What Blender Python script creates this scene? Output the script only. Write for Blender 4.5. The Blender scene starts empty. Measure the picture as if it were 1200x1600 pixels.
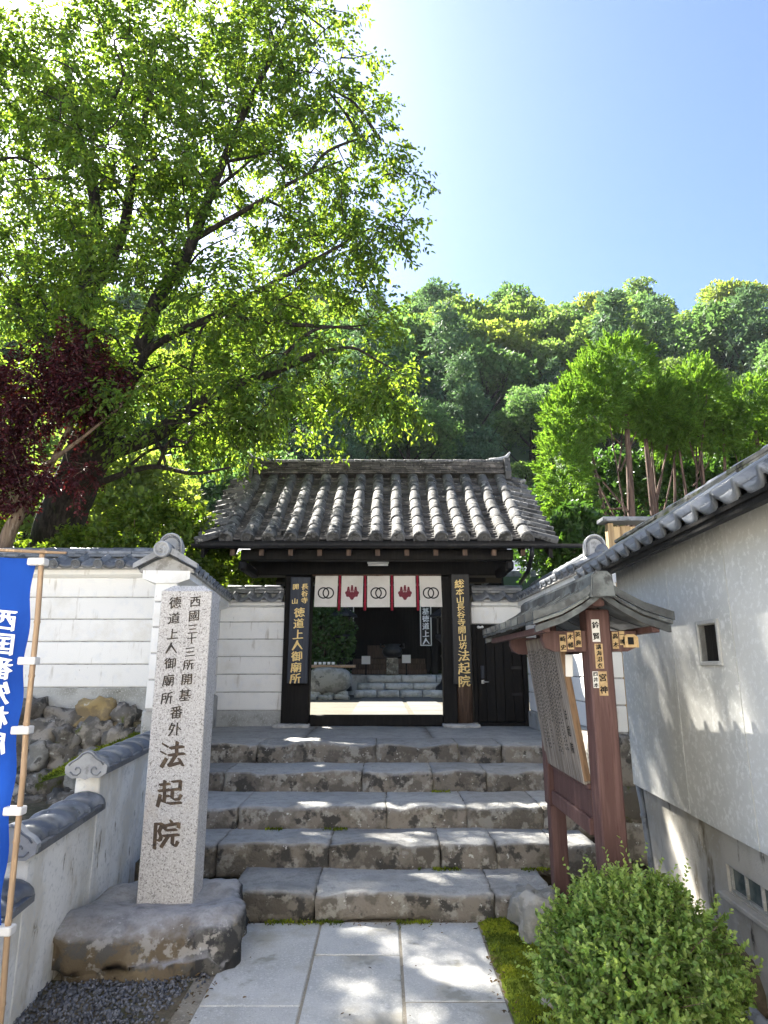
import bpy, math, random
import numpy as np
from mathutils import Vector, Matrix, noise

random.seed(11)
RNG = np.random.default_rng(5)
R = math.radians
SC = bpy.context.scene

# ------------------------------------------------------------------ camera, sky, sun, exposure
cam = bpy.data.objects.new('camera', bpy.data.cameras.new('camera'))
SC.collection.objects.link(cam)
cam.location = (0, 0, 1.6)
cam.rotation_euler = (R(103.5), 0, 0)
cam.data.sensor_fit = 'VERTICAL'
cam.data.sensor_height = 36.0
cam.data.lens = 22.5
cam.data.clip_start = 0.05
cam.data.clip_end = 2000
SC.camera = cam

SUN_DIR = Vector((-0.59, 0.786, 1.011)).normalized()
world = bpy.data.worlds.new('World')
SC.world = world
world.use_nodes = True
wn = world.node_tree
bg = wn.nodes['Background']
sky = wn.nodes.new('ShaderNodeTexSky')
sky.sky_type = 'NISHITA'
sky.sun_disc = False
sky.sun_elevation = math.asin(SUN_DIR.z)
sky.sun_rotation = math.atan2(SUN_DIR.x, SUN_DIR.y)
sky.altitude = 100
sky.air_density = 0.8
sky.dust_density = 1.4
sky.ozone_density = 6.0
bg.inputs['Strength'].default_value = 0.05
wn.links.new(sky.outputs[0], bg.inputs['Color'])

sun = bpy.data.objects.new('sun', bpy.data.lights.new('sun', 'SUN'))
SC.collection.objects.link(sun)
sun.data.energy = 5.0
sun.data.angle = R(0.9)
sun.data.color = (1.0, 0.95, 0.86)
sun.rotation_euler = SUN_DIR.to_track_quat('Z', 'Y').to_euler()
sun.location = (-6, 12, 16)

SC.view_settings.view_transform = 'Standard'
SC.view_settings.look = 'None'
SC.view_settings.gamma = 1.0
SC.view_settings.exposure = 2.8
SC.cycles.use_denoising = True
SC.cycles.max_bounces = 8
SC.cycles.transmission_bounces = 4
SC.cycles.transparent_max_bounces = 4
SC.cycles.sample_clamp_indirect = 6

# ------------------------------------------------------------------ helpers: materials
def mat(name, base, layers=(), rough=0.8, bump=0.0, bscale=30.0, up=None, vary=0.0, island=0.0,
        metal=0.0, spec=0.35, trans=None, hue=0.0, stretch=None, bdetail=6):
    """base colour + noise-masked colour layers (colour, scale, lo, hi[, (sx,sy,sz)])"""
    m = bpy.data.materials.new(name)
    m.use_nodes = True
    t = m.node_tree
    N, L = t.nodes.new, t.links.new
    bs = t.nodes['Principled BSDF']
    tc = N('ShaderNodeTexCoord')
    oi = N('ShaderNodeObjectInfo')
    mul = N('ShaderNodeMath'); mul.operation = 'MULTIPLY'; mul.inputs[1].default_value = 41.0
    L(oi.outputs['Random'], mul.inputs[0])
    add = N('ShaderNodeVectorMath'); add.operation = 'ADD'
    L(tc.outputs['Object'], add.inputs[0]); L(mul.outputs[0], add.inputs[1])
    vec = add.outputs[0]

    def noise_n(scale, st=None, detail=5.0):
        n = N('ShaderNodeTexNoise'); n.inputs['Scale'].default_value = scale
        n.inputs['Detail'].default_value = detail; n.inputs['Roughness'].default_value = 0.62
        if st:
            mp = N('ShaderNodeMapping'); mp.inputs['Scale'].default_value = st
            L(vec, mp.inputs['Vector']); L(mp.outputs[0], n.inputs['Vector'])
        else:
            L(vec, n.inputs['Vector'])
        return n.outputs['Fac']

    def mix(fac, a, b, mode='MIX'):
        x = N('ShaderNodeMix'); x.data_type = 'RGBA'; x.blend_type = mode
        for val, sock in ((fac, x.inputs[0]), (a, x.inputs[6]), (b, x.inputs[7])):
            if isinstance(val, (int, float)): sock.default_value = val
            elif isinstance(val, tuple): sock.default_value = (*val, 1) if len(val) == 3 else val
            else: L(val, sock)
        return x.outputs[2]
    col = tuple(base)
    for ly in layers:
        c, sc, lo, hi = ly[:4]
        st = ly[4] if len(ly) > 4 else stretch
        mr = N('ShaderNodeMapRange'); mr.inputs[1].default_value = lo; mr.inputs[2].default_value = lo + (hi - lo) * .6
        mr.interpolation_type = 'SMOOTHSTEP'
        L(noise_n(sc, st), mr.inputs[0])
        col = mix(mr.outputs[0], col, tuple(c))
    if up:                      # (colour, lo, hi, strength, noise scale): colour blended onto upward faces
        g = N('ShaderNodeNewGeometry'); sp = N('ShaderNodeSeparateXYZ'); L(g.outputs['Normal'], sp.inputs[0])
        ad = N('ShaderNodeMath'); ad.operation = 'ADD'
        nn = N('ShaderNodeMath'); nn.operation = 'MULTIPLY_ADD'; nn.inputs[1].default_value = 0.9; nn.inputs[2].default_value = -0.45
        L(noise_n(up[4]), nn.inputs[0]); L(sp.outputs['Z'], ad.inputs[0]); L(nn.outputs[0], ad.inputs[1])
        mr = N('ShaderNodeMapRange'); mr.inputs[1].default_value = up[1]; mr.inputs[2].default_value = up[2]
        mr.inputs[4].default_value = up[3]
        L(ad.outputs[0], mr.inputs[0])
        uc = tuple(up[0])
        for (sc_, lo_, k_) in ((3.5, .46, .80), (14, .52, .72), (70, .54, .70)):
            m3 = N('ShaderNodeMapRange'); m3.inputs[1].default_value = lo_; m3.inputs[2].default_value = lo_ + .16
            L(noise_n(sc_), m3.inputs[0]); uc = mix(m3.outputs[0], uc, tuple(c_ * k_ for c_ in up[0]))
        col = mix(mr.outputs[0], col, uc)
    if vary or island or hue:
        hs = N('ShaderNodeHueSaturation')
        mr = N('ShaderNodeMapRange')
        if island:
            g = N('ShaderNodeNewGeometry'); L(g.outputs['Random Per Island'], mr.inputs[0]); a = island
        else:
            L(oi.outputs['Random'], mr.inputs[0]); a = vary
        mr.inputs[3].default_value = 1 - a; mr.inputs[4].default_value = 1 + a
        L(mr.outputs[0], hs.inputs['Value'])
        if hue:
            wn_ = N('ShaderNodeTexWhiteNoise'); wn_.noise_dimensions = '1D'
            L(mr.outputs[0], wn_.inputs['W'])
            m2 = N('ShaderNodeMapRange'); m2.inputs[3].default_value = 0.5 - hue; m2.inputs[4].default_value = 0.5 + hue
            L(wn_.outputs['Value'], m2.inputs[0]); L(m2.outputs[0], hs.inputs['Hue'])
        if isinstance(col, tuple): hs.inputs['Color'].default_value = (*col, 1)
        else: L(col, hs.inputs['Color'])
        col = hs.outputs['Color']
    if isinstance(col, tuple): bs.inputs['Base Color'].default_value = (*col, 1)
    else: L(col, bs.inputs['Base Color'])
    bs.inputs['Roughness'].default_value = rough
    bs.inputs['Metallic'].default_value = metal
    bs.inputs['Specular IOR Level'].default_value = spec
    if bump:
        b = N('ShaderNodeBump'); b.inputs['Strength'].default_value = bump; b.inputs['Distance'].default_value = 0.02
        L(noise_n(bscale, stretch, bdetail), b.inputs['Height'])
        L(b.outputs[0], bs.inputs['Normal'])
    if trans:                   # leaves: light shines through
        tr = N('ShaderNodeBsdfTranslucent')
        tcol = mix(1.0, col, (*trans[1], 1), 'MULTIPLY')
        L(tcol, tr.inputs['Color'])
        ms = N('ShaderNodeMixShader'); ms.inputs[0].default_value = trans[0]
        L(bs.outputs[0], ms.inputs[1]); L(tr.outputs[0], ms.inputs[2])
        L(ms.outputs[0], t.nodes['Material Output'].inputs['Surface'])
    return m

M = {}
M['plaster'] = mat('plaster', (0.83, 0.82, 0.79), [((0.70, 0.68, 0.63), 1.6, 0.5, 0.85), ((0.78, 0.78, 0.77), 9, 0.5, 0.8), ((0.56, 0.53, 0.48), 9, 0.60, 0.80, (1.5, 1.5, .2)), ((0.36, 0.33, 0.28), 22, 0.68, 0.8, (1, 1, .4))], 0.9, 0.12, 60, vary=0.03)
M['plaster_joint'] = mat('plaster_joint', (0.42, 0.41, 0.39), [((0.25, 0.24, 0.22), 12, 0.45, 0.8)], 0.95)
M['plaster_old'] = mat('plaster_old', (0.82, 0.81, 0.78), [((0.66, 0.63, 0.56), 2.2, 0.48, 0.75, (1, 1, .6)), ((0.45, 0.40, 0.31), 4, 0.57, 0.75, (1, 1, .35)), ((0.25, 0.22, 0.16), 9, 0.62, 0.76, (1, 1, .4)), ((0.62, 0.62, 0.60), 30, 0.5, 0.8)], 0.95, 0.25, 24)
M['base_plaster'] = mat('base_plaster', (0.42, 0.42, 0.40), [((0.28, 0.28, 0.25), 3, 0.45, 0.8), ((0.16, 0.16, 0.13), 6, 0.62, 0.8), ((0.5, 0.5, 0.48), 60, 0.55, 0.7)], 0.95, 0.3, 40)
M['tile'] = mat('tile', (0.115, 0.125, 0.14), [((0.21, 0.22, 0.235), 4, 0.45, 0.75), ((0.06, 0.065, 0.07), 12, 0.55, 0.75), ((0.4, 0.41, 0.4), 38, 0.66, 0.74)], 0.34, 0.12, 50, vary=0.18, spec=0.55)
M['tile_old'] = mat('tile_old', (0.085, 0.084, 0.083), [((0.14, 0.137, 0.13), 3.5, 0.45, 0.66), ((0.035, 0.034, 0.032), 7, 0.50, 0.62), ((0.27, 0.26, 0.235), 10, 0.59, 0.68), ((0.12, 0.12, 0.06), 8, 0.66, 0.8)], 0.8, 0.35, 40, vary=0.22)
M['tile_pan'] = mat('tile_pan', (0.065, 0.06, 0.055), [((0.13, 0.118, 0.105), 7, 0.5, 0.7), ((0.05, 0.046, 0.04), 5, 0.52, 0.7), ((0.34, 0.32, 0.27), 16, 0.64, 0.74)], 0.85, 0.35, 45, island=0.45)
M['tile_mossy'] = mat('tile_mossy', (0.17, 0.165, 0.14), [((0.28, 0.27, 0.23), 6, 0.45, 0.7), ((0.10, 0.11, 0.035), 4, 0.5, 0.7), ((0.05, 0.048, 0.04), 9, 0.55, 0.7)], 0.9, 0.5, 40, vary=0.2)
M['tile_light'] = mat('tile_light', (0.27, 0.275, 0.28), [((0.36, 0.365, 0.37), 5, 0.4, 0.7), ((0.17, 0.17, 0.17), 9, 0.58, 0.8), ((0.1, 0.1, 0.1), 40, 0.66, 0.8)], 0.6, 0.2, 50, vary=0.1)
M['wood_black'] = mat('wood_black', (0.0075, 0.0068, 0.0062), [((0.014, 0.012, 0.0105), 6, 0.45, 0.75, (6, 6, 0.6)), ((0.004, 0.0038, 0.0036), 9, 0.55, 0.8, (8, 8, .5))], 0.65, 0.25, 18, stretch=(5, 5, .6), vary=0.15, spec=0.18)
M['wood_brown'] = mat('wood_brown', (0.075, 0.045, 0.03), [((0.13, 0.085, 0.06), 5, 0.45, 0.75, (6, 6, .5)), ((0.035, 0.022, 0.016), 8, 0.55, 0.8, (8, 8, .5))], 0.7, 0.3, 16, stretch=(6, 6, .5), vary=0.15)
M['wood_pale'] = mat('wood_pale', (0.42, 0.30, 0.16), [((0.30, 0.2, 0.1), 5, 0.45, 0.75, (8, 8, .5))], 0.75, 0.2, 18, stretch=(6, 6, .5), vary=0.2)
M['wood_edge'] = mat('wood_edge', (0.22, 0.135, 0.075), [((0.13, 0.08, 0.045), 6, 0.45, 0.7, (8, 8, .5))], 0.8, 0.2, 18, stretch=(6, 6, .5))
M['wood_grey'] = mat('wood_grey', (0.235, 0.20, 0.165), [((0.14, 0.115, 0.09), 5, 0.42, 0.7, (9, 9, .5)), ((0.32, 0.28, 0.235), 7, 0.52, 0.75, (12, 12, .4)), ((0.09, 0.07, 0.055), 16, 0.6, 0.75, (10, 10, .35))], 0.85, 0.35, 22, stretch=(9, 9, .4))
M['wood_red'] = mat('wood_red', (0.09, 0.044, 0.038), [((0.13, 0.07, 0.06), 4, 0.45, 0.75, (7, 7, .5)), ((0.075, 0.03, 0.026), 7, 0.55, 0.8, (9, 9, .5))], 0.62, 0.2, 20, stretch=(7, 7, .5), vary=0.1)
M['copper'] = mat('copper', (0.072, 0.078, 0.08), [((0.16, 0.175, 0.175), 4, 0.45, 0.7), ((0.05, 0.052, 0.054), 9, 0.5, 0.7), ((0.09, 0.07, 0.045), 3, .6, .8)], 0.42, 0.1, 40, vary=0.15, metal=0.3, spec=0.5)
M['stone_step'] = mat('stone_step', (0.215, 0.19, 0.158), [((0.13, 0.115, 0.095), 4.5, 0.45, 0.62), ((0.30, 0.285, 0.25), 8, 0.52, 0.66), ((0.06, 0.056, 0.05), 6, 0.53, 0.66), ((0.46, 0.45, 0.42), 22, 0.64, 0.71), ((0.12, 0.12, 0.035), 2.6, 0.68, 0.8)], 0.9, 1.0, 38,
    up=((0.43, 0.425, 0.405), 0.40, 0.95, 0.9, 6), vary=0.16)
M['stone_white'] = mat('stone_white', (0.48, 0.47, 0.45), [((0.33, 0.32, 0.30), 6, 0.45, 0.7)], 0.9, 0.4, 30, vary=0.1)
M['granite'] = mat('granite', (0.50, 0.48, 0.46), [((0.62, 0.605, 0.59), 90, 0.48, 0.6), ((0.22, 0.205, 0.195), 110, 0.56, 0.64), ((0.46, 0.40, 0.33), 2, 0.55, 0.85), ((0.30, 0.28, 0.26), 160, 0.6, 0.66)], 0.85, 0.15, 120)
M['granite_side'] = M['granite']
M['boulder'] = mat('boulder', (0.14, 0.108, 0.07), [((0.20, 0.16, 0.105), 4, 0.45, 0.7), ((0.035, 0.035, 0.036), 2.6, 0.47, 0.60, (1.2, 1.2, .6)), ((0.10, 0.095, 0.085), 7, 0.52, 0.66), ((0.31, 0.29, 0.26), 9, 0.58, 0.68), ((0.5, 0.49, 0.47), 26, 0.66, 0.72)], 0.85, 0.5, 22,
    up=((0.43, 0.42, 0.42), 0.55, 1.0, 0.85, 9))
M['rock'] = mat('rock', (0.11, 0.10, 0.085), [((0.24, 0.22, 0.19), 5, 0.45, 0.65), ((0.06, 0.058, 0.052), 4, 0.54, 0.66), ((0.38, 0.38, 0.35), 14, 0.63, 0.71), ((0.075, 0.085, 0.02), 3.2, 0.60, 0.72)], 0.9, 0.8, 22, vary=0.3)
M['rock_pale'] = mat('rock_pale', (0.36, 0.345, 0.31), [((0.24, 0.23, 0.2), 5, 0.45, 0.65), ((0.12, 0.115, 0.1), 6, 0.58, 0.7)], 0.9, 0.6, 22, vary=0.2)
M['rock_ochre'] = mat('rock_ochre', (0.33, 0.25, 0.12), [((0.22, 0.17, 0.1), 5, 0.45, 0.65), ((0.45, 0.42, 0.35), 9, 0.6, 0.7)], 0.9, 0.5, 22)
M['paving'] = mat('paving', (0.54, 0.53, 0.50), [((0.47, 0.465, 0.44), 2.2, 0.42, 0.7), ((0.60, 0.59, 0.56), 80, 0.52, 0.66), ((0.31, 0.31, 0.30), 130, 0.6, 0.7), ((0.40, 0.37, 0.30), 1.4, 0.52, 0.75), ((0.33, 0.32, 0.28), 5, 0.60, 0.75), ((0.20, 0.19, 0.17), 30, 0.70, 0.76)], 0.85, 0.25, 90, vary=0.09)
M['sand'] = mat('sand', (0.33, 0.29, 0.225), [((0.24, 0.21, 0.165), 6, 0.45, 0.7), ((0.42, 0.38, 0.31), 70, 0.55, 0.7), ((0.16, 0.15, 0.13), 90, 0.62, 0.7)], 0.95, 0.5, 90)
M['pebble'] = mat('pebble', (0.155, 0.16, 0.18), [((0.11, 0.115, 0.13), 20, .4, .7)], 0.75, island=0.55)
M['bounce_street'] = mat('bounce_street', (0.50, 0.49, 0.46), [((0.35, 0.34, 0.32), 1.2, 0.42, 0.7), ((0.48, 0.47, 0.44), 60, 0.5, 0.7)], 0.9, 0.2, 80)
M['earth'] = mat('earth', (0.13, 0.105, 0.07), [((0.08, 0.075, 0.04), 3, 0.45, 0.7), ((0.19, 0.16, 0.11), 20, 0.55, 0.7)], 0.95, 0.5, 30)
M['court_slab'] = mat('court_slab', (0.10, 0.096, 0.085), [((0.08, 0.076, 0.066), 2, .45, .7)], 0.9, 0.2, 60, vary=.1)
M['court'] = mat('court', (0.085, 0.076, 0.053), [((0.068, 0.06, 0.042), 1.5, 0.45, 0.7), ((0.10, 0.09, 0.066), 30, 0.5, 0.7)], 0.95, 0.3, 60)
M['moss'] = mat('moss', (0.17, 0.22, 0.026), [((0.085, 0.115, 0.02), 5, 0.45, 0.64), ((0.30, 0.32, 0.025), 4, 0.54, 0.7), ((0.09, 0.075, 0.03), 9, 0.60, 0.72)], 1.0, 0.9, 60, spec=0.1)
M['moss_tuft'] = mat('moss_tuft', (0.24, 0.285, 0.03), [((0.10, 0.135, 0.022), 5, 0.45, 0.62)], 1.0, island=0.4, spec=0.1, trans=(0.35, (1.2, 1.2, .7)))
M['wall_grey'] = mat('wall_grey', (0.61, 0.605, 0.565), [((0.54, 0.54, 0.505), 1.1, 0.42, 0.75), ((0.70, 0.70, 0.665), 30, 0.5, 0.75), ((0.55, 0.55, 0.52), 3, 0.55, 0.8, (1, 1, .2)), ((0.48, 0.475, 0.44), 5, 0.60, 0.8, (3, 3, .12)), ((0.72, 0.72, 0.69), 12, .6, .75)], 0.92, 0.12, 180)
M['foundation'] = mat('foundation', (0.45, 0.43, 0.385), [((0.36, 0.335, 0.285), 2.5, 0.42, 0.7, (1, 1, .5)), ((0.13, 0.105, 0.06), 2.0, 0.56, 0.70, (1.3, 1.3, .4)), ((0.05, 0.045, 0.035), 4, 0.60, 0.72, (1.3, 1.3, .4)), ((0.42, 0.4, 0.37), 30, 0.55, 0.75)], 0.95, 0.3, 60)
M['glass_block'] = mat('glass_block', (0.05, 0.075, 0.08), [((0.09, 0.12, 0.12), 10, 0.4, 0.7)], 0.2, spec=0.6)
M['iron'] = mat('iron', (0.02, 0.02, 0.022), [((0.035, 0.034, 0.033), 8, 0.5, 0.7)], 0.45, 0.1, 40, metal=0.4)
M['pipe'] = mat('pipe', (0.20, 0.22, 0.24), [((0.12, 0.13, 0.145), 8, 0.5, 0.7)], 0.45, vary=0.1)
M['steel'] = mat('steel', (0.42, 0.43, 0.44), (), 0.35, metal=0.8)
M['gold'] = mat('gold', (0.72, 0.53, 0.20), [((0.55, 0.38, 0.12), 20, 0.5, 0.75), ((0.8, 0.7, 0.42), 30, .6, .75)], 0.5, metal=0.15, spec=0.6)
M['ink'] = mat('ink', (0.055, 0.048, 0.042), [((0.10, 0.075, 0.05), 30, 0.5, 0.7)], 0.9)
M['ink_brown'] = mat('ink_brown', (0.085, 0.062, 0.045), [((0.16, 0.115, 0.075), 22, 0.48, 0.7), ((0.05, 0.04, 0.034), 30, .55, .7)], 0.9)
M['ink_black'] = mat('ink_black', (0.015, 0.014, 0.014), (), 0.9)
M['board_navy'] = mat('board_navy', (0.018, 0.024, 0.038), [((0.03, 0.038, 0.055), 4, 0.45, 0.75, (6, 6, .5))], 0.55, 0.15, 18, stretch=(6, 6, .5))
M['board_black'] = mat('board_black', (0.010, 0.010, 0.011), [((0.018, 0.018, 0.02), 5, 0.45, 0.75, (6, 6, .5))], 0.5)
M['cloth_blue'] = mat('cloth_blue', (0.010, 0.058, 0.33), [((0.013, 0.072, 0.38), 3, 0.4, 0.7)], 0.8, 0.1, 300, trans=(0.3, (1, 1, 1)), spec=0.2)
M['cloth_white'] = mat('cloth_white', (0.80, 0.79, 0.78), [((0.72, 0.71, 0.70), 3, 0.45, 0.75)], 0.9, 0.1, 200, trans=(0.25, (1, 1, 1)), spec=0.2)
M['noren'] = mat('noren', (0.70, 0.67, 0.63), [((0.60, 0.57, 0.53), 3, 0.45, 0.75), ((0.66, 0.63, 0.6), 120, 0.5, 0.7)], 0.95, 0.1, 250, trans=(0.2, (1, 1, 1)), spec=0.1)
M['maroon'] = mat('maroon', (0.14, 0.022, 0.035), [((0.20, 0.05, 0.06), 120, 0.5, 0.65)], 0.9)
M['red_cord'] = mat('red_cord', (0.30, 0.012, 0.035), [((0.20, 0.01, 0.025), 60, 0.5, 0.65)], 0.8)
M['print_white'] = mat('print_white', (0.82, 0.84, 0.88), (), 0.85)
M['sticker'] = mat('sticker', (0.56, 0.40, 0.21), [((0.46, 0.31, 0.15), 40, 0.45, 0.7)], 0.85, vary=0.15)
M['sticker_white'] = mat('sticker_white', (0.72, 0.70, 0.66), (), 0.8)
M['bamboo'] = mat('bamboo', (0.33, 0.225, 0.14), [((0.25, 0.165, 0.10), 3, 0.45, 0.75, (1, 1, .3)), ((0.48, 0.33, 0.2), 20, 0.55, 0.7, (3, 3, .3))], 0.5, spec=0.4)
M['lamp_white'] = mat('lamp_white', (0.75, 0.75, 0.73), (), 0.4)
M['bark'] = mat('bark', (0.020, 0.016, 0.013), [((0.042, 0.034, 0.028), 6, 0.45, 0.7, (3, 3, 1)), ((0.010, 0.0085, 0.007), 9, 0.52, 0.7, (3, 3, .8)), ((0.035, 0.042, 0.014), 2.2, 0.58, 0.75)], 0.95, 0.9, 14, stretch=(3, 3, .8))
M['bark_pale'] = mat('bark_pale', (0.20, 0.145, 0.10), [((0.12, 0.085, 0.06), 5, 0.45, 0.7, (4, 4, .6)), ((0.27, 0.22, 0.17), 8, 0.55, 0.7, (4, 4, .5))], 0.9, 0.6, 16, stretch=(4, 4, .5))
M['bark_conifer'] = mat('bark_conifer', (0.15, 0.098, 0.075), [((0.07, 0.045, 0.036), 5, 0.42, 0.65, (5, 5, .5)), ((0.24, 0.19, 0.16), 7, 0.58, 0.72, (6, 6, .4))], 0.95, 0.8, 14, stretch=(6, 6, .4))
M['leaf_cherry'] = mat('leaf_cherry', (0.072, 0.118, 0.026), (), 0.55, island=0.5, hue=0.02, trans=(0.56, (3.0, 2.75, 1.0)), spec=0.35)
M['leaf_maple'] = mat('leaf_maple', (0.055, 0.014, 0.018), (), 0.55, island=0.5, trans=(0.3, (1.8, .7, .5)), spec=0.3)
M['leaf_shrub'] = mat('leaf_shrub', (0.085, 0.135, 0.02), (), 0.5, island=0.4, hue=0.02, trans=(0.5, (2.0, 1.9, .8)), spec=0.35)
M['leaf_box'] = mat('leaf_box', (0.17, 0.26, 0.07), (), 0.45, island=0.5, hue=0.02, trans=(0.4, (1.8, 1.8, .9)), spec=0.4)
M['leaf_box_new'] = mat('leaf_box_new', (0.30, 0.40, 0.12), (), 0.45, island=0.35, hue=0.015, trans=(0.45, (1.6, 1.6, .9)), spec=0.4)
M['leaf_dark'] = mat('leaf_dark', (0.05, 0.10, 0.025), (), 0.45, island=0.4, trans=(0.35, (1.6, 1.8, .8)), spec=0.4)
M['leaf_conifer'] = mat('leaf_conifer', (0.10, 0.18, 0.036), (), 0.6, island=0.4, hue=0.015, trans=(0.45, (2.2, 2.2, .8)), spec=0.25)
M['leaf_hill_a'] = mat('leaf_hill_a', (0.13, 0.185, 0.055), (), 0.65, island=0.35, hue=0.015, trans=(0.5, (1.75, 1.9, 1.0)), spec=0.2)
M['leaf_hill_b'] = mat('leaf_hill_b', (0.10, 0.155, 0.06), (), 0.65, island=0.35, hue=0.015, trans=(0.45, (1.6, 1.9, 1.1)), spec=0.2)
M['leaf_hill_c'] = mat('leaf_hill_c', (0.17, 0.215, 0.05), (), 0.65, island=0.35, hue=0.015, trans=(0.5, (1.8, 1.85, .9)), spec=0.2)
M['leaf_cedar'] = mat('leaf_cedar', (0.088, 0.15, 0.08), (), 0.65, island=0.35, trans=(0.3, (1.5, 1.6, 1.0)), spec=0.2)
M['hill_soil'] = mat('hill_soil', (0.08, 0.11, 0.035), [((0.05, 0.07, 0.025), 0.3, 0.45, 0.7)], 1.0)

# ------------------------------------------------------------------ helpers: objects and meshes
W = {}
ID = Matrix.Identity(4)
def link(name, me, parent=None, mw=None):
    o = bpy.data.objects.new(name, me)
    SC.collection.objects.link(o)
    mw = mw.copy() if mw is not None else ID.copy()
    if parent is not None:
        o.parent = parent
        o.matrix_parent_inverse = W[parent.name].inverted()
    o.matrix_basis = mw
    W[o.name] = mw
    return o

def thing(name, label, cat, loc, group=None):
    o = link(name, None, None, Matrix.Translation(Vector(loc)))
    o.empty_display_size = 0.2
    return tag(o, label, cat, group)

def tag(o, label, cat, group=None):
    o['label'] = label; o['category'] = cat
    if group: o['group'] = group
    return o

def setting(o):
    o['kind'] = 'structure'
    return o

def stuff(o):
    o['kind'] = 'stuff'
    return o

def frame(o, x, y, z):
    m = Matrix.Identity(4)
    for i, v in enumerate((x, y, z)):
        for j in range(3): m[j][i] = v[j]
    for j in range(3): m[j][3] = o[j]
    return m

class MB:
    def __init__(s): s.v = []; s.f = []; s.sm = []
    def add(s, vs, fs, m=None, smooth=False):
        b = len(s.v)
        s.v += [tuple(m @ Vector(p)) for p in vs] if m is not None else [tuple(p) for p in vs]
        s.f += [tuple(b + i for i in f) for f in fs]
        s.sm += [smooth] * len(fs)
        return s
    def box(s, x0, x1, y0, y1, z0, z1, ch=0.0, m=None):
        if ch <= 0:
            vs = [(x, y, z) for x in (x0, x1) for y in (y0, y1) for z in (z0, z1)]
            fs = [(0, 1, 3, 2), (4, 6, 7, 5), (0, 4, 5, 1), (2, 3, 7, 6), (0, 2, 6, 4), (1, 5, 7, 3)]
            return s.add(vs, fs, m)
        c = min(ch, (x1 - x0) * .45, (y1 - y0) * .45, (z1 - z0) * .45)
        vs = []; idx = {}
        for i in (0, 1):
            for j in (0, 1):
                for k in (0, 1):
                    p = [(x0, x1)[i], (y0, y1)[j], (z0, z1)[k]]
                    q = [p[a] + (c if (i, j, k)[a] == 0 else -c) for a in range(3)]
                    for a in range(3):
                        r = list(q); r[a] = p[a]
                        idx[(i, j, k, a)] = len(vs); vs.append(tuple(r))
        fs = []
        for a in range(3):
            b, d = (a + 1) % 3, (a + 2) % 3
            for e in (0, 1):
                def key(u, w):
                    t = [0, 0, 0]; t[a] = e; t[b] = u; t[d] = w
                    return idx[(*t, a)]
                q = [key(0, 0), key(1, 0), key(1, 1), key(0, 1)]
                fs.append(tuple(q if e else q[::-1]))
            for u in (0, 1):
                for w in (0, 1):
                    def k2(e, ax):
                        t = [0, 0, 0]; t[a] = e; t[b] = u; t[d] = w
                        return idx[(*t, ax)]
                    q = [k2(0, b), k2(1, b), k2(1, d), k2(0, d)]
                    fs.append(tuple(q if (u == w) else q[::-1]))
        for i in (0, 1):
            for j in (0, 1):
                for k in (0, 1):
                    q = [idx[(i, j, k, a)] for a in range(3)]
                    fs.append(tuple(q if (i + j + k) % 2 else q[::-1]))
        return s.add(vs, fs, m)
    def tube(s, pts, rad, n=8, caps=True, smooth=True):
        pts = [Vector(p) for p in pts]
        if not hasattr(rad, '__len__'): rad = [rad] * len(pts)
        vs, fs = [], []
        ref = None
        for i, p in enumerate(pts):
            d = (pts[min(i + 1, len(pts) - 1)] - pts[max(i - 1, 0)]).normalized()
            if ref is None:
                ref = d.orthogonal().normalized()
            ref = (ref - d * ref.dot(d))
            ref = ref.normalized() if ref.length > 1e-6 else d.orthogonal().normalized()
            q = d.cross(ref)
            for k in range(n):
                a = 2 * math.pi * k / n
                vs.append(p + (ref * math.cos(a) + q * math.sin(a)) * rad[i])
        for i in range(len(pts) - 1):
            for k in range(n):
                a, b = i * n + k, i * n + (k + 1) % n
                fs.append((a, b, b + n, a + n))
        s.add(vs, fs, None, smooth)
        if caps:
            b = len(s.v) - len(vs)
            s.f.append(tuple(b + k for k in range(n))[::-1]); s.f.append(tuple(b + (len(pts) - 1) * n + k for k in range(n)))
            s.sm += [False, False]
        return s
    def lathe(s, prof, n=16, m=None, smooth=True):
        vs, fs = [], []
        for r, z in prof:
            for k in range(n):
                a = 2 * math.pi * k / n
                vs.append((r * math.cos(a), r * math.sin(a), z))
        for i in range(len(prof) - 1):
            for k in range(n):
                a, b = i * n + k, i * n + (k + 1) % n
                fs.append((a, b, b + n, a + n))
        fs.append(tuple(range(n))[::-1]); e = (len(prof) - 1) * n; fs.append(tuple(e + k for k in range(n)))
        return s.add(vs, fs, m, smooth)
    def prism(s, poly, d0, d1, m=None):
        """poly in local xz, extruded along y from d0 to d1"""
        n = len(poly)
        vs = [(x, d0, z) for x, z in poly] + [(x, d1, z) for x, z in poly]
        fs = [tuple(range(n)), tuple(range(2 * n - 1, n - 1, -1))]
        fs += [(i, i + n, (i + 1) % n + n, (i + 1) % n) for i in range(n)]
        return s.add(vs, fs, m)
    def ball(s, c, r, n=8, k=5):
        prof = [(max(1e-4, r * math.sin(math.pi * i / k)), -r * math.cos(math.pi * i / k)) for i in range(k + 1)]
        return s.lathe(prof, n, Matrix.Translation(Vector(c)))
    def mesh(s, name, m=None):
        me = bpy.data.meshes.new(name)
        me.from_pydata(s.v, [], s.f)
        me.polygons.foreach_set('use_smooth', s.sm)
        if m: me.materials.append(M[m] if isinstance(m, str) else m)
        me.update()
        return me
    def build(s, name, m, parent=None, mw=None):
        return link(name, s.mesh(name, m), parent, mw)

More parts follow.
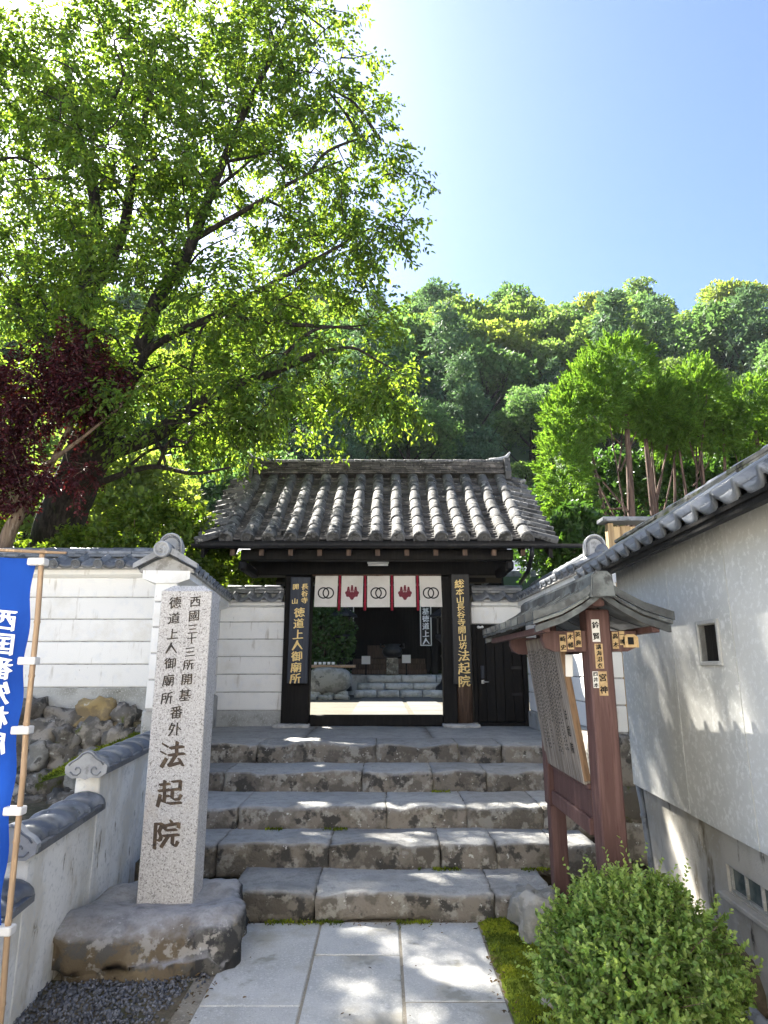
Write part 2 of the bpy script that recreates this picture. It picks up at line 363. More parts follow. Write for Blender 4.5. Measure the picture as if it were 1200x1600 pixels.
def quads_mesh(name, V, quads_per, base_faces, m):
    """V: (n, k, 3) vertex blocks; base_faces: list of quads inside a block"""
    n, k = V.shape[0], V.shape[1]
    me = bpy.data.meshes.new(name)
    me.vertices.add(n * k)
    me.vertices.foreach_set('co', V.reshape(-1).astype(np.float32))
    F = np.array(base_faces, dtype=np.int32)
    idx = (np.arange(n, dtype=np.int32)[:, None, None] * k + F[None]).reshape(-1)
    nf = n * len(base_faces); w = F.shape[1]
    me.loops.add(nf * w)
    me.loops.foreach_set('vertex_index', idx)
    me.polygons.add(nf)
    me.polygons.foreach_set('loop_start', np.arange(0, nf * w, w, dtype=np.int32))
    me.polygons.foreach_set('loop_total', np.full(nf, w, dtype=np.int32))
    me.materials.append(M[m])
    me.update(calc_edges=True)
    return me

def unit(a):
    return a / np.maximum(np.linalg.norm(a, axis=1, keepdims=True), 1e-6)

def rnd_dirs(n):
    return unit(RNG.normal(size=(n, 3)))

def leaf_mesh(name, C, D, Nn, Ln, Wd, m, fold=0.25, droop=0.12):
    D = unit(D); S = unit(np.cross(D, Nn)); Nn = np.cross(S, D)
    Ln = np.broadcast_to(np.asarray(Ln, float), (len(C),))[:, None]; Wd = np.broadcast_to(np.asarray(Wd, float), (len(C),))[:, None]
    b = C; tip = C + D * Ln - Nn * Ln * droop
    l1 = C + D * Ln * .32 + S * Wd * .5 + Nn * Wd * fold; l2 = C + D * Ln * .68 + S * Wd * .40 + Nn * Wd * (fold - .1)
    r1 = C + D * Ln * .32 - S * Wd * .5 + Nn * Wd * fold; r2 = C + D * Ln * .68 - S * Wd * .40 + Nn * Wd * (fold - .1)
    V = np.stack([b, l1, l2, tip, r2, r1], 1)
    return quads_mesh(name, V, 2, [(0, 1, 2, 3), (0, 3, 4, 5)], m)

def blade_mesh(name, C, D, Nn, Ln, Wd, m):
    D = unit(D); S = unit(np.cross(D, Nn))
    Ln = np.broadcast_to(np.asarray(Ln, float), (len(C),))[:, None]; Wd = np.broadcast_to(np.asarray(Wd, float), (len(C),))[:, None]
    V = np.stack([C, C + D * Ln * .5 + S * Wd * .5, C + D * Ln, C + D * Ln * .5 - S * Wd * .5], 1)
    return quads_mesh(name, V, 1, [(0, 1, 2, 3)], m)

def rough_block(sx, sy, sz, seed, amp=0.02, res=0.07, rnd=0.03, fine=0.006, freq=3.0, ends=False):
    """a split stone: subdivided box, rounded edges, noise-displaced; origin at bottom centre"""
    nx, ny, nz = (max(2, int(round(a / res))) for a in (sx, sy, sz))
    nx, ny, nz = min(nx, 34), min(ny, 16), min(nz, 10)
    idx = {}; vs = []; fs = []
    def vid(i, j, k):
        if (i, j, k) in idx: return idx[(i, j, k)]
        p = Vector((sx * (i / nx - .5), sy * (j / ny - .5), sz * (k / nz - .5)))
        h = Vector((sx / 2, sy / 2, sz / 2))
        r = min(rnd, sx * .3, sy * .3, sz * .3)
        q = Vector([max(-h[a] + r, min(h[a] - r, p[a])) for a in range(3)])
        d = p - q
        if d.length > 1e-6: p = q + d.normalized() * r
        off = Vector((seed * 7.13, seed * 3.7, seed * 1.9))
        n1 = noise.noise_vector(p * freq + off) * amp
        n2 = noise.noise_vector(p * freq * 5 + off) * fine
        if ends: n1 *= 1 - abs(2 * p.x / sx) ** 6
        if ends: n1.y += abs(noise.noise(p * 5 + off)) * amp * .8; n1.y -= abs(noise.noise(p * Vector((1, .3, 2)) * 2 + off * 2) if False else 0)
        p = p + n1 + n2
        idx[(i, j, k)] = len(vs); vs.append((p.x, p.y, p.z + sz / 2))
        return idx[(i, j, k)]
    for i in range(nx):
        for j in range(ny):
            fs.append((vid(i, j, 0), vid(i, j + 1, 0), vid(i + 1, j + 1, 0), vid(i + 1, j, 0)))
            fs.append((vid(i, j, nz), vid(i + 1, j, nz), vid(i + 1, j + 1, nz), vid(i, j + 1, nz)))
    for i in range(nx):
        for k in range(nz):
            fs.append((vid(i, 0, k), vid(i + 1, 0, k), vid(i + 1, 0, k + 1), vid(i, 0, k + 1)))
            fs.append((vid(i, ny, k), vid(i, ny, k + 1), vid(i + 1, ny, k + 1), vid(i + 1, ny, k)))
    for j in range(ny):
        for k in range(nz):
            fs.append((vid(0, j, k), vid(0, j, k + 1), vid(0, j + 1, k + 1), vid(0, j + 1, k)))
            fs.append((vid(nx, j, k), vid(nx, j + 1, k), vid(nx, j + 1, k + 1), vid(nx, j, k + 1)))
    mb = MB(); mb.add(vs, fs, None, True)
    return mb

def boulder_mb(sx, sy, sz, seed, amp=0.12, n=22, k=12, flat=0.6, freq=2.2):
    """superellipsoid rock with noise; origin at bottom centre"""
    vs, fs = [], []
    def sp(c, e): return math.copysign(abs(c) ** e, c)
    for j in range(k + 1):
        ph = -math.pi / 2 + math.pi * j / k
        for i in range(n):
            th = 2 * math.pi * i / n
            p = Vector((sp(math.cos(ph), flat) * sp(math.cos(th), flat), sp(math.cos(ph), flat) * sp(math.sin(th), flat), sp(math.sin(ph), flat)))
            o = Vector((seed * 5.1, seed * 2.3, seed * 9.7))
            p *= 1 + noise.noise(p * freq * .5 + o) * amp * 1.5 + noise.noise(p * freq * 1.6 + o) * amp * .7 + noise.noise(p * freq * 5 + o) * amp * .18 - abs(noise.noise(p * freq * .9 + o * 2)) * amp * .9
            vs.append((p.x * sx / 2, p.y * sy / 2, (p.z + 1) * sz / 2))
    for j in range(k):
        for i in range(n):
            a, b = j * n + i, j * n + (i + 1) % n
            fs.append((a, b, b + n, a + n))
    mb = MB(); mb.add(vs, fs, None, True)
    return mb

# ------------------------------------------------------------------ helpers: lettering
GL = {}
def glyph(ch):
    if ch not in GL:
        c = bpy.data.curves.new('glyph', 'FONT')
        c.body = ch; c.size = 1.0; c.align_x = 'CENTER'; c.resolution_u = 1; c.offset = -0.006
        o = bpy.data.objects.new('glyph', c)
        SC.collection.objects.link(o)
        dg = bpy.context.evaluated_depsgraph_get()
        me = bpy.data.meshes.new_from_object(o.evaluated_get(dg))
        vs = [(v.co.x, v.co.y) for v in me.vertices]; fs = [tuple(p.vertices) for p in me.polygons]
        if vs:
            cx = (min(v[0] for v in vs) + max(v[0] for v in vs)) / 2; cy = (min(v[1] for v in vs) + max(v[1] for v in vs)) / 2
            vs = [(x - cx, y - cy) for x, y in vs]
        GL[ch] = (vs, fs)
        bpy.data.objects.remove(o); bpy.data.meshes.remove(me); bpy.data.curves.remove(c)
    return GL[ch]

def lettering(items, m, name, parent, mw, brush=0.04, wob=0.02, mirror=False, warp=None, copies=4, squash=1.0):
    """items: (char, x, z, size); glyphs stand in the local xz plane facing -y; a slanted nib thickens the strokes"""
    mb = MB()
    for n, (ch, x, z, sz) in enumerate(items):
        vs, fs = glyph(ch)
        for k in range(copies):
            t = (k / max(1, copies - 1) - .5)
            out = []
            for (a, b) in vs:
                w = noise.noise_vector(Vector((a * 3 + n * 9.1, b * 3, 2.0))) * wob
                sk = a * 0.10
                xx = (a + t * brush + w.x) * sz
                zz = (b * squash + sk - t * brush * .45 + w.y) * sz
                if mirror: xx = -xx
                px, pz = x + xx, z + zz
                dy = -0.0004 * k
                if warp: dy += warp(px, pz)
                out.append((px, dy, pz))
            mb.add(out, [f[::-1] if mirror else f for f in fs])
    return mb.build(name, m, parent, mw)

def column(text, x, ztop, size, step=None):
    step = step or size * 1.05
    return [(c, x, ztop - size / 2 - i * step, size) for i, c in enumerate(text)]

# ------------------------------------------------------------------ the setting: ground, terraces, hill
def sheet(name, x0, x1, y0, y1, z, m, n=1):
    mb = MB()
    mb.add([(x0, y0, z), (x1, y0, z), (x1, y1, z), (x0, y1, z)], [(0, 1, 2, 3)])
    return setting(mb.build(name, m))

sheet('ground', -400, 400, -400, 600, -0.06, 'earth')

def bumpy(name, pts_x, pts_y, zf, m, inside=None):
    mb = MB(); vs = []; fs = []
    nx, ny = len(pts_x), len(pts_y)
    for y in pts_y:
        for x in pts_x:
            vs.append((x, y, zf(x, y)))
    for j in range(ny - 1):
        for i in range(nx - 1):
            if inside and not inside((pts_x[i] + pts_x[i + 1]) / 2, (pts_y[j] + pts_y[j + 1]) / 2): continue
            fs.append((j * nx + i, j * nx + i + 1, (j + 1) * nx + i + 1, (j + 1) * nx + i))
    mb.add(vs, fs, None, True)
    return mb.build(name, m)

def lin(a, b, n): return [a + (b - a) * i / (n - 1) for i in range(n)]

setting(bumpy('sandy_path_edge', lin(-1.95, 1.7, 60), lin(-3, 4.75, 90),
              lambda x, y: -0.016 + 0.008 * noise.noise(Vector((x * 4, y * 4, 1))), 'sand'))

setting(MB().box(-40, 40, -30, -.6, -.2, -.02).build('bounce_street', 'bounce_street'))  # unseen ground behind the viewer, added pale so it bounces sunlight forward
# paving of large dressed slabs
pav = setting(link('stone_pavement', None, None, Matrix.Translation((-.15, 3, 0))))
for (x0, x1, cuts) in ((-.90, -.405, (4.60, 3.565, 2.5, 1.4, .3, -1)), (-.398, .094, (4.61, 4.13, 3.05, 2.0, .9, -.2, -1)), (.102, .60, (4.61, 3.61, 2.55, 1.5, .4, -1))):
    for i in range(len(cuts) - 1):
        ex = 0.0
        MB().box(x0 + .003, x1 - .003, cuts[i + 1] + .004, cuts[i] - .004, -0.06, random.uniform(-.003, .003), 0.005).build('slab', 'paving', pav)
mb = MB(); mb.box(-.9, .6, -1, 4.6, -.07, -.0055)
mb.build('joint_bed', 'sand', pav)

# dark gravel, left of the paving
def gravel():
    n = 7500
    x = RNG.uniform(-1.85, -.86, n * 3); y = RNG.uniform(1.5, 4.05, n * 3)
    k = np.where((x < -.95 - .10 * (4.0 - y) * 0 + .06 * np.sin(y * 5)) & (y < 3.98 - .35 * np.clip(-1.25 - x, 0, 1) + .05 * np.sin(x * 9)), True, False)
    k &= (x > -1.80) & ~((RNG.random(len(x)) < .75) & (x > -1.06 + .05 * np.sin(y * 7)))
    x, y = x[k][:n], y[k][:n]; n = len(x)
    s = RNG.uniform(.006, .013, n)
    C = np.stack([x, y, RNG.uniform(-.010, .004, n)], 1)
    A = rnd_dirs(n); B = unit(np.cross(A, rnd_dirs(n))); Cc = np.cross(A, B)
    e = s[:, None]
    V = np.stack([C + A * e * 1.2, C - A * e * 1.2, C + B * e, C - B * e, C + Cc * e * .7, C - Cc * e * .7], 1)
    me = quads_mesh('gravel', V, 8, [(0, 2, 4), (2, 1, 4), (1, 3, 4), (3, 0, 4), (2, 0, 5), (1, 2, 5), (3, 1, 5), (0, 3, 5)], 'pebble')
    o = stuff(link('gravel', me)); tag(o, 'dark blue grey gravel beside the boulder and paving', 'gravel')
gravel()
setting(bumpy('gravel_bed', lin(-1.82, -1.0, 20), lin(-2, 3.85, 40), lambda x, y: -0.010 + .006 * noise.noise(Vector((x * 5, y * 5, 3))), 'earth'))

# moss strip, right of the paving
def mz(x, y): return 0.002 + .030 * (noise.noise(Vector((x * 6, y * 6, 5))) * .5 + .5) + .02 * noise.noise(Vector((x * 19, y * 19, 2))) - .03 * max(0, (.66 - x) / .06)
o = bumpy('moss', lin(.605, 1.15, 28), lin(1.2, 4.62, 120), mz, 'moss'); stuff(o); tag(o, 'bright yellow green moss between paving and round bush', 'moss')
n = 9000
x = RNG.uniform(.62, 1.0, n); y = RNG.uniform(3.2, 4.6, n)
C = np.stack([x, y, np.array([mz(a, b) - .002 for a, b in zip(x, y)])], 1)
D = rnd_dirs(n) * .7 + np.array([0, 0, 1.0])
o2 = stuff(link('moss_tufts', blade_mesh('moss_tufts', C, D, rnd_dirs(n), RNG.uniform(.008, .02, n), .006, 'moss_tuft'), o))

# terraces behind the walls and the courtyard beyond the gate
def terrace(name, x0, x1, y0, y1, z, m):
    return setting(MB().box(x0, x1, y0, y1, -.05, z).build(name, m))
terrace('courtyard_ground', -16, 16, 9.35, 24, .83, 'court')
terrace('terrace_ground_left', -16, -2.36, 7.32, 9.34, 1.20, 'earth')
terrace('terrace_ground_right', 2.2, 16, 5.98, 9.34, .80, 'earth')
terrace('verge_left', -9, -2.0, 1.0, 7.0, .38, 'earth')

def hill_z(x, y):
    t = max(0.0, y - 21.0)
    z = .8 + .80 * t * (1 - .0012 * t)
    ridge = 71 - .18 * max(0, x - 22) + .12 * max(0, 6 - x)
    if y > ridge: z = .8 + .80 * (ridge - 21) * (1 - .0012 * (ridge - 21)) - (y - ridge) * .3
    z += .05 * max(0, x - 18) * min(1, t / 30)
    z += 2.2 * noise.noise(Vector((x * .06, y * .06, 0))) * min(1, t / 12)
    return z
setting(bumpy('hillside', lin(-70, 90, 60), lin(20.5, 110, 50), hill_z, 'hill_soil'))

# ------------------------------------------------------------------ stone stairs
stairs = thing('stone_stairs', 'five wide weathered stone steps rising to the dark gate', 'stairs', (0, 4.6, 0))
STEPS = [  # front y, top z, back y, x splits
    (4.615, .148, 5.35, (-1.02, -.45, .72, 1.12)),
    (5.179, .311, 5.85, (-1.62, -1.24, -.405, .42, .83, 1.28, 1.58)),
    (5.656, .474, 6.45, (-1.80, -1.2, .02, .68, 1.3, 1.80)),
    (6.313, .640, 7.10, (-2.0, -1.48, -.20, .45, .95, 1.96)),
    (6.910, .812, 7.55, (-2.05, -1.3, -.08, .76, 1.2, 1.96)),
]
sd = 1
for (yf, zt, yb, xs) in STEPS:
    for a, b in zip(xs[:-1], xs[1:]):
        sd += 1
        hgt = .22 if yf > 4.7 else .18
        mb = rough_block(b - a - .0005, yb - yf, hgt, sd, .045, .04, .012, .014, 2.4, True)
        # flatten the tread so the next step rests on it, keep the worn lip
        v2 = []
        for (px, py, pz) in mb.v:
            if pz > hgt - .05:
                w = min(1, max(0, (py + (yb - yf) / 2 - .12) / .12))
                pz = pz * (1 - w * .8) + hgt * w * .8
            v2.append((px, py, pz))
        mb.v = v2
        mb.build('step_stone', 'stone_step', stairs, Matrix.Translation(((a + b) / 2, (yf + yb) / 2, zt - hgt + random.uniform(-.004, .004))))
for (a, b, c, d) in ((-2.3, -.9, 7.5, 9.25), (-.9, .55, 7.5, 9.25), (.55, 2.0, 7.5, 9.25)):
    mb = rough_block(b - a - .006, d - c, .2, sd + a, .008, .12, .012, .003); mb.build('landing_slab', 'stone_step', stairs, Matrix.Translation(((a + b) / 2, (c + d) / 2, .612)))
MB().box(-2.0, 1.9, 5.4, 9.0, -.05, .13).build('core', 'earth', stairs)
MB().box(-2.0, 1.9, 6.6, 9.0, .13, .56).build('core', 'earth', stairs)
# moss along the stair feet
n = 2600
C = np.zeros((0, 3))
for (yf, z, x0, x1, k) in ((4.60, 0.0, -.75, .62, 900), (5.16, .15, .25, .55, 260), (5.64, .31, -1.1, -.3, 420), (6.30, .475, .3, .6, 150), (5.16, .15, .9, 1.3, 200)):
    xx = RNG.uniform(x0, x1, k); keep = np.array([noise.noise(Vector((a * 4, yf, 0))) > -.12 for a in xx]); xx = xx[keep]
    C = np.concatenate([C, np.stack([xx, yf - RNG.exponential(.014, len(xx)), np.full(len(xx), z)], 1)])
n = len(C); D = rnd_dirs(n) * .8 + np.array([0, -.2, 1.0])
stuff(link('foot_moss', blade_mesh('foot_moss', C, D, rnd_dirs(n), RNG.uniform(.012, .03, n), .012, 'moss_tuft'), stairs))

# ------------------------------------------------------------------ shared tile meshes
def s_tile(w, L, name, m, disc=False, th=.018, lip=.035, amp=1.0):
    mb = MB(); n = 14
    pts = []
    for i in range(n + 1):
        u = i / n
        z = -.020 * amp * math.sin(math.pi * u / .6) if u < .6 else .040 * amp * math.sin(math.pi * (u - .6) / .4)
        pts.append((u * w, z))
    vs = []
    for (x, z) in pts: vs += [(x, 0, z), (x, L, z), (x, 0, z - lip), (x, .02, z - lip), (x, .02, z - th), (x, L, z - th)]
    fs = []
    for i in range(n):
        a, b = i * 6, (i + 1) * 6
        fs += [(a, b, b + 1, a + 1), (a + 2, b + 2, b, a), (a + 3, b + 3, b + 2, a + 2), (a + 4, b + 4, b + 3, a + 3), (a + 5, b + 5, b + 4, a + 4)]
    mb.add(vs, fs, None, True)
    if disc:
        mb.lathe([(.001, 0), (.012, .008), (.030, .006), (.040, .006), (.043, .013), (.052, .013), (.054, 0), (.054, -.02)], 14, Matrix.Translation((w * .8, -.004, .002)) @ Matrix.Rotation(R(90), 4, 'X'))
        for k in range(3):      # the comma swirl on the disc
            pp = []
            for q in range(5):
                a = k * 2.094 + q * .5; r = .010 + q * .006
                pp.append((w * .8 + r * math.cos(a), -.013, .002 + r * math.sin(a)))
            mb.tube(pp, [.006, .0055, .0045, .003, .0015], 5)
    return mb.mesh(name, m)

def roll_tile(r0, r1, L, name, m, n=9, arc=1.08, disc=False):
    mb = MB(); vs, fs = [], []
    A = math.pi * arc
    for y, r in ((0, r0), (.012, r0 * 1.03), (L * .92, r1), (L, r1 * .98)):
        for k in range(n + 1):
            a = math.pi / 2 + A / 2 - A * k / n
            vs.append((r * math.cos(a), y, r * math.sin(a)))
    for j in range(3):
        for k in range(n): a = j * (n + 1) + k; fs.append((a, a + 1, a + n + 2, a + n + 1))
    fs.append(tuple(range(n + 1))[::-1])
    fs.append(tuple(3 * (n + 1) + k for k in range(n + 1)))
    mb.add(vs, fs, None, True)
    if disc:
        r = r0
        mb.lathe([(.001, .004), (r * .25, .014), (r * .5, .006), (r * .72, .006), (r * .78, .02), (r * 1.02, .02), (r * 1.04, 0), (r * 1.04, -.03)], 16, Matrix.Translation((0, 0, -.005)) @ Matrix.Rotation(R(90), 4, 'X'))
        for k in range(3):
            pp = []
            for q in range(5):
                a = k * 2.094 + q * .5; rr = r * (.15 + q * .12)
                pp.append((rr * math.cos(a), -.012, -.005 + rr * math.sin(a)))
            mb.tube(pp, [r * .1, r * .09, r * .07, r * .05, r * .02], 5)
    return mb.mesh(name, m)

T_EAVE = s_tile(.235, .30, 'eave_tile', 'tile')
T_DISC = s_tile(.235, .30, 'eave_tile', 'tile', disc=True)
T_HOUSE = s_tile(.205, .40, 'eave_tile', 'tile', lip=.04, amp=1.05)
T_ROLL = roll_tile(.058, .054, .25, 'ridge_roll_tile', 'tile')
T_ROLL_OLD = roll_tile(.062, .056, .26, 'ridge_roll_tile', 'tile_old')

def coping(parent, a, b, z, half, rise, disc=(True, True), sides=(1, -1), tw=.235, layers=2, skip=0.0, ridge='tile'):
    """tiled roof of a wall from a to b (xy), eaves at height z; every tile a part"""
    a, b = Vector((*a, 0)), Vector((*b, 0))
    d = (b - a).normalized(); n = Vector((-d.y, d.x, 0)); ln = (b - a).length
    up = Vector((0, 0, 1))
    for si, s in enumerate(sides):
        u = (n * (-s * half) + up * rise).normalized()
        zn = (n * s * rise + up * half).normalized()
        x = u.cross(zn)
        st = a if x.dot(d) > 0 else b
        k = max(1, int(round(ln / tw))); sx = ln / k / tw
        for i in range(k):
            o = st + x * (i * ln / k) + n * (s * half) + up * (z + random.uniform(-.003, .003))
            m = frame(o, x * sx, u, zn)
            link('eave_tile', T_DISC if disc[si] else T_EAVE, parent, m)
    zt = z + rise
    zz = zt - .03
    y0, y1 = -.085, .085
    for q in range(layers):
        w = .085 - .018 * q
        k = max(1, int(round(ln / .5)))
        for i in range(k):
            MB().box(i * ln / k + .002, (i + 1) * ln / k - .002, -w, w, 0, .036, .006).build('ridge_course_tile', 'tile', parent, frame(a + up * zz, d, n, up))
        zz += .037
    k = max(1, int(round(ln / .25)))
    for i in range(k):
        o = a + d * (i * ln / k) + up * (zz - .012)
        m = frame(o, d.cross(up), d, up)
        link('ridge_roll_tile', T_ROLL if ridge == 'tile' else T_ROLL_OLD, parent, m)
    # bedding under the tiles
    mb = MB()
    mb.prism([(-half + .02, -.045), (half - .02, -.045), (half - .02, -.02), (.02, rise - .025), (-.02, rise - .025), (-half + .02, -.02)], .01, ln - .01)
    mb.build('tile_bed', 'plaster_joint', parent, frame(a + up * z, n, d, up))   # prism y runs along the wall

def bands(parent, a, b, th, zs, m='plaster', inset=.012, base=None, dz=.006):
    """plaster courses split by narrow grooves; every course a part"""
    a, b = Vector((*a, 0)), Vector((*b, 0))
    d = (b - a).normalized(); n = Vector((-d.y, d.x, 0)); ln = (b - a).length
    fr = frame(a, d, n, Vector((0, 0, 1)))
    MB().box(.004, ln - .004, -th / 2 + inset, th / 2 - inset, zs[0] - .02, zs[-1] + .01).build('core', 'plaster_joint', parent, fr)
    for z0, z1 in zip(zs[:-1], zs[1:]):
        MB().box(0, ln, -th / 2, th / 2, z0 + dz, z1 - dz, .006).build('plaster_course', m, parent, fr)
    if base:
        MB().box(-.015, ln + .015, -th / 2 - .03, th / 2 + .03, base, zs[0] - .004, .012).build('plinth', 'base_plaster', parent, fr)
    return fr, ln

def cornice(parent, a, b, half0, half1, z0, z1, e0=0, e1=0):
    a, b = Vector((*a, 0)), Vector((*b, 0))
    d = (b - a).normalized(); n = Vector((-d.y, d.x, 0)); ln = (b - a).length
    mb = MB()
    zm = z0 + (z1 - z0) * .35
    mb.prism([(-half0, z0), (half0, z0), (half1, zm), (half1, z1), (-half1, z1), (-half1, zm)], -e0, ln + e1)
    mb.build('cornice', 'plaster', parent, frame(a, n, d, Vector((0, 0, 1))))

def finial(parent, o, face, h=.20, w=.20):
    """arched ridge-end tile with a beaded rim; face = outward xy direction"""
    f = Vector((*face, 0)).normalized(); x = Vector((0, 0, 1)).cross(f); x = -x
    def arch(w_, h_, n=12):
        p = [(-w_ / 2 * 1.04, 0)]
        for i in range(n + 1):
            a = math.pi - math.pi * i / n
            p.append((w_ / 2 * math.cos(a) * (1 if 0 < i < n else 1), h_ - w_ / 2 + w_ / 2 * math.sin(a)))
        p.append((w_ / 2 * 1.04, 0))
        return p
    fr = frame(Vector(o), x, -f, Vector((0, 0, 1)))
    pl = MB().prism(arch(w, h), 0, .05).build('ridge_end_tile', 'tile_light', parent, fr)
    mb = MB(); A = arch(w * .94, h * .97); B = arch(w * .56, h * .74)
    out = [(p[0], -.012, p[1]) for p in A]; inn = [(p[0], -.012, p[1] ) for p in B]
    mb.prism(arch(w * .54, h * .72), -.012, .0)
    mid = arch(w * .98, h * .985)
    mb.tube([(p[0] * .97, -.006, p[1]) for p in mid], .010, 5)
    mb.build('rim', 'tile_light', pl, fr)
    mb = MB()
    bd = arch(w * .78, h * .87, 14)
    for p in bd[1:-1]: mb.ball((p[0], -.004, p[1]), .011, 6, 4)
    for k in range(1, 5): 
        for s_ in (-1, 1): mb.ball((s_ * w * .39, -.004, (h - w / 2) * k / 5), .011, 6, 4)
    mb.build('beads', 'tile', pl, fr)
    return pl

def round_end(parent, o, face, r=.075):
    f = Vector((*face, 0)).normalized(); x = -Vector((0, 0, 1)).cross(f)
    me = roll_tile(r, r * .95, .14, 'ridge_end_disc', 'tile_light', n=12, disc=True)
    link('ridge_end_disc', me, parent, frame(Vector(o), x, -f, Vector((0, 0, 1))))

# ------------------------------------------------------------------ plaster walls
# left of the gate, facing the stairs
wl = thing('plaster_wall', 'short cream plaster wall joining the gate on its left', 'wall', (-1.85, 9.05, .81))
ZG = [1.014, 1.25, 1.485, 1.72, 1.955, 2.19, 2.40]
bands(wl, (-2.36, 9.08), (-1.385, 9.08), .16, ZG, base=.80)
cornice(wl, (-2.36, 9.08), (-1.385, 9.08), .09, .15, 2.395, 2.46)
coping(wl, (-2.25, 9.08), (-1.40, 9.08), 2.50, .24, .12, disc=(False, False), sides=(-1, 1))

# right of the gate, over the dark door
wr = thing('plaster_wall', 'short plaster wall with a dark plank door, right of the gate', 'wall', (1.62, 9.05, .81))
bands(wr, (1.215, 9.08), (1.96, 9.08), .16, [2.165, 2.40])
cornice(wr, (1.215, 9.08), (1.96, 9.08), .09, .15, 2.395, 2.46)
coping(wr, (1.23, 9.08), (1.94, 9.08), 2.50, .24, .12, disc=(False, False), sides=(-1, 1))
fr_ = MB()
fr_.box(1.215, 1.275, 9.0, 9.14, .80, 2.16, .006).box(1.90, 1.96, 9.0, 9.14, .80, 2.16, .006).box(1.276, 1.899, 9.0, 9.14, 2.09, 2.16, .006).box(1.276, 1.899, 9.0, 9.14, .80, .86, .006)
fr_.build('door_frame', 'wood_black', wr)
door = MB().box(1.28, 1.895, 9.075, 9.11, .862, 2.087).build('door', 'wood_black', wr)
for i in range(5): MB().box(1.282 + i * .1225, 1.282 + i * .1225 + .119, 9.055, 9.074, .864, 2.085, .004).build('door_plank', 'wood_black', door)
mb = MB(); mb.box(1.325, 1.375, 9.03, 9.056, 1.43, 1.60, .006); mb.build('lock_plate', 'board_navy', door)
mb = MB(); mb.box(1.33, 1.37, 9.035, 9.056, 1.36, 1.41, .004).tube([(1.35, 9.02, 1.385), (1.43, 9.02, 1.385)], .009, 6).tube([(1.35, 9.05, 1.385), (1.35, 9.02, 1.385)], .009, 6); mb.build('door_handle', 'steel', door)
for z in (1.20, 1.55, 1.90): MB().box(1.74, 1.898, 9.047, 9.0545, z, z + .04, .004).build('hinge', 'iron', door)
mb = MB(); mb.ball((1.31, 9.0, 2.118), .022).ball((1.335, 8.998, 2.113), .018).ball((1.362, 9.0, 2.12), .02, 8, 5); mb.build('door_charm', 'lamp_white', wr)

# left wall running from the gate towards the viewer
wlr = thing('plaster_wall', 'long white plaster wall running back to the gate behind the inscribed stone pillar', 'wall', (-2.2, 7.5, .5))
A, B = (-2.045, 6.0), (-2.375, 8.99)
bands(wlr, A, B, .20, [1.22, 1.475, 1.71, 1.945, 2.18, 2.36])
MB().box(.02, 3.0, -.13, .13, .30, 1.215, .02).build('plinth', 'base_plaster', wlr, frame(Vector((*A, 0)), Vector((-.1097, .994, 0)), Vector((-.994, -.1097, 0)), Vector((0, 0, 1))))
cornice(wlr, A, B, .10, .215, 2.352, 2.47, e0=.02)
coping(wlr, (-2.043, 5.98), (-2.35, 8.80), 2.50, .27, .13, disc=(False, False), sides=(1, -1), tw=.24)
finial(wlr, (-2.04, 6.03, 2.60), (0, -1), .235, .215)
round_end(wlr, (-2.075, 5.90, 2.665), (0, -1), .075)
mb = MB(); mb.prism([(-.30, 2.485), (-.02, 2.63), (.02, 2.63), (.30, 2.485), (.30, 2.53), (.02, 2.70), (-.02, 2.70), (-.30, 2.53)], 5.93, 5.98, Matrix.Translation((-2.045, 0, 0)))
mb.build('verge_tile', 'tile_light', wlr)

# left wall facing the viewer, standing on rubble
wlf = thing('plaster_wall', 'white plaster wall on a rubble base at the left, behind the blue banner', 'wall', (-5, 7.1, 1.2))
bands(wlf, (-9.5, 7.16), (-2.19, 7.16), .20, [1.375, 1.614, 1.853, 2.092, 2.33, 2.55])
MB().box(-9.5, -2.20, 7.045, 7.28, 1.0, 1.37, .01).build('plinth', 'base_plaster', wlf)
cornice(wlf, (-9.5, 7.16), (-2.24, 7.16), .105, .17, 2.545, 2.63)
coping(wlf, (-9.5, 7.16), (-2.32, 7.16), 2.672, .30, .14, disc=(False, True), sides=(1, -1), tw=.24, layers=2)
round_end(wlf, (-2.30, 7.16, 2.88), (1, 0), .07)

# right wall running from the gate towards the viewer
wrr = thing('plaster_wall', 'white plaster wall running back to the gate behind the signboard', 'wall', (2.06, 7.5, .5))
A, B = (2.06, 5.95), (2.06, 8.99)
bands(wrr, A, B, .20, [1.02, 1.255, 1.49, 1.725, 1.96, 2.195, 2.36])
MB().box(1.94, 2.18, 5.97, 9.0, .55, 1.015, .015).build('plinth', 'base_plaster', wrr)
cornice(wrr, A, B, .10, .205, 2.352, 2.47, e0=.02)
coping(wrr, (2.06, 5.95), (2.06, 8.78), 2.50, .27, .13, disc=(False, False), sides=(1, -1), tw=.21)
finial(wrr, (2.0, 5.98, 2.60), (0, -1), .21, .20)
for i, (x, z, sx, sz) in enumerate(((2.02, -.02, .5, .33), (2.05, .30, .46, .30), (1.98, .585, .42, .42))):
    rough_block(sx, .55, sz, 60 + i, .03, .07, .04, .012).build('footing_stone', 'rock', wrr, Matrix.Translation((x, 6.15, z)))

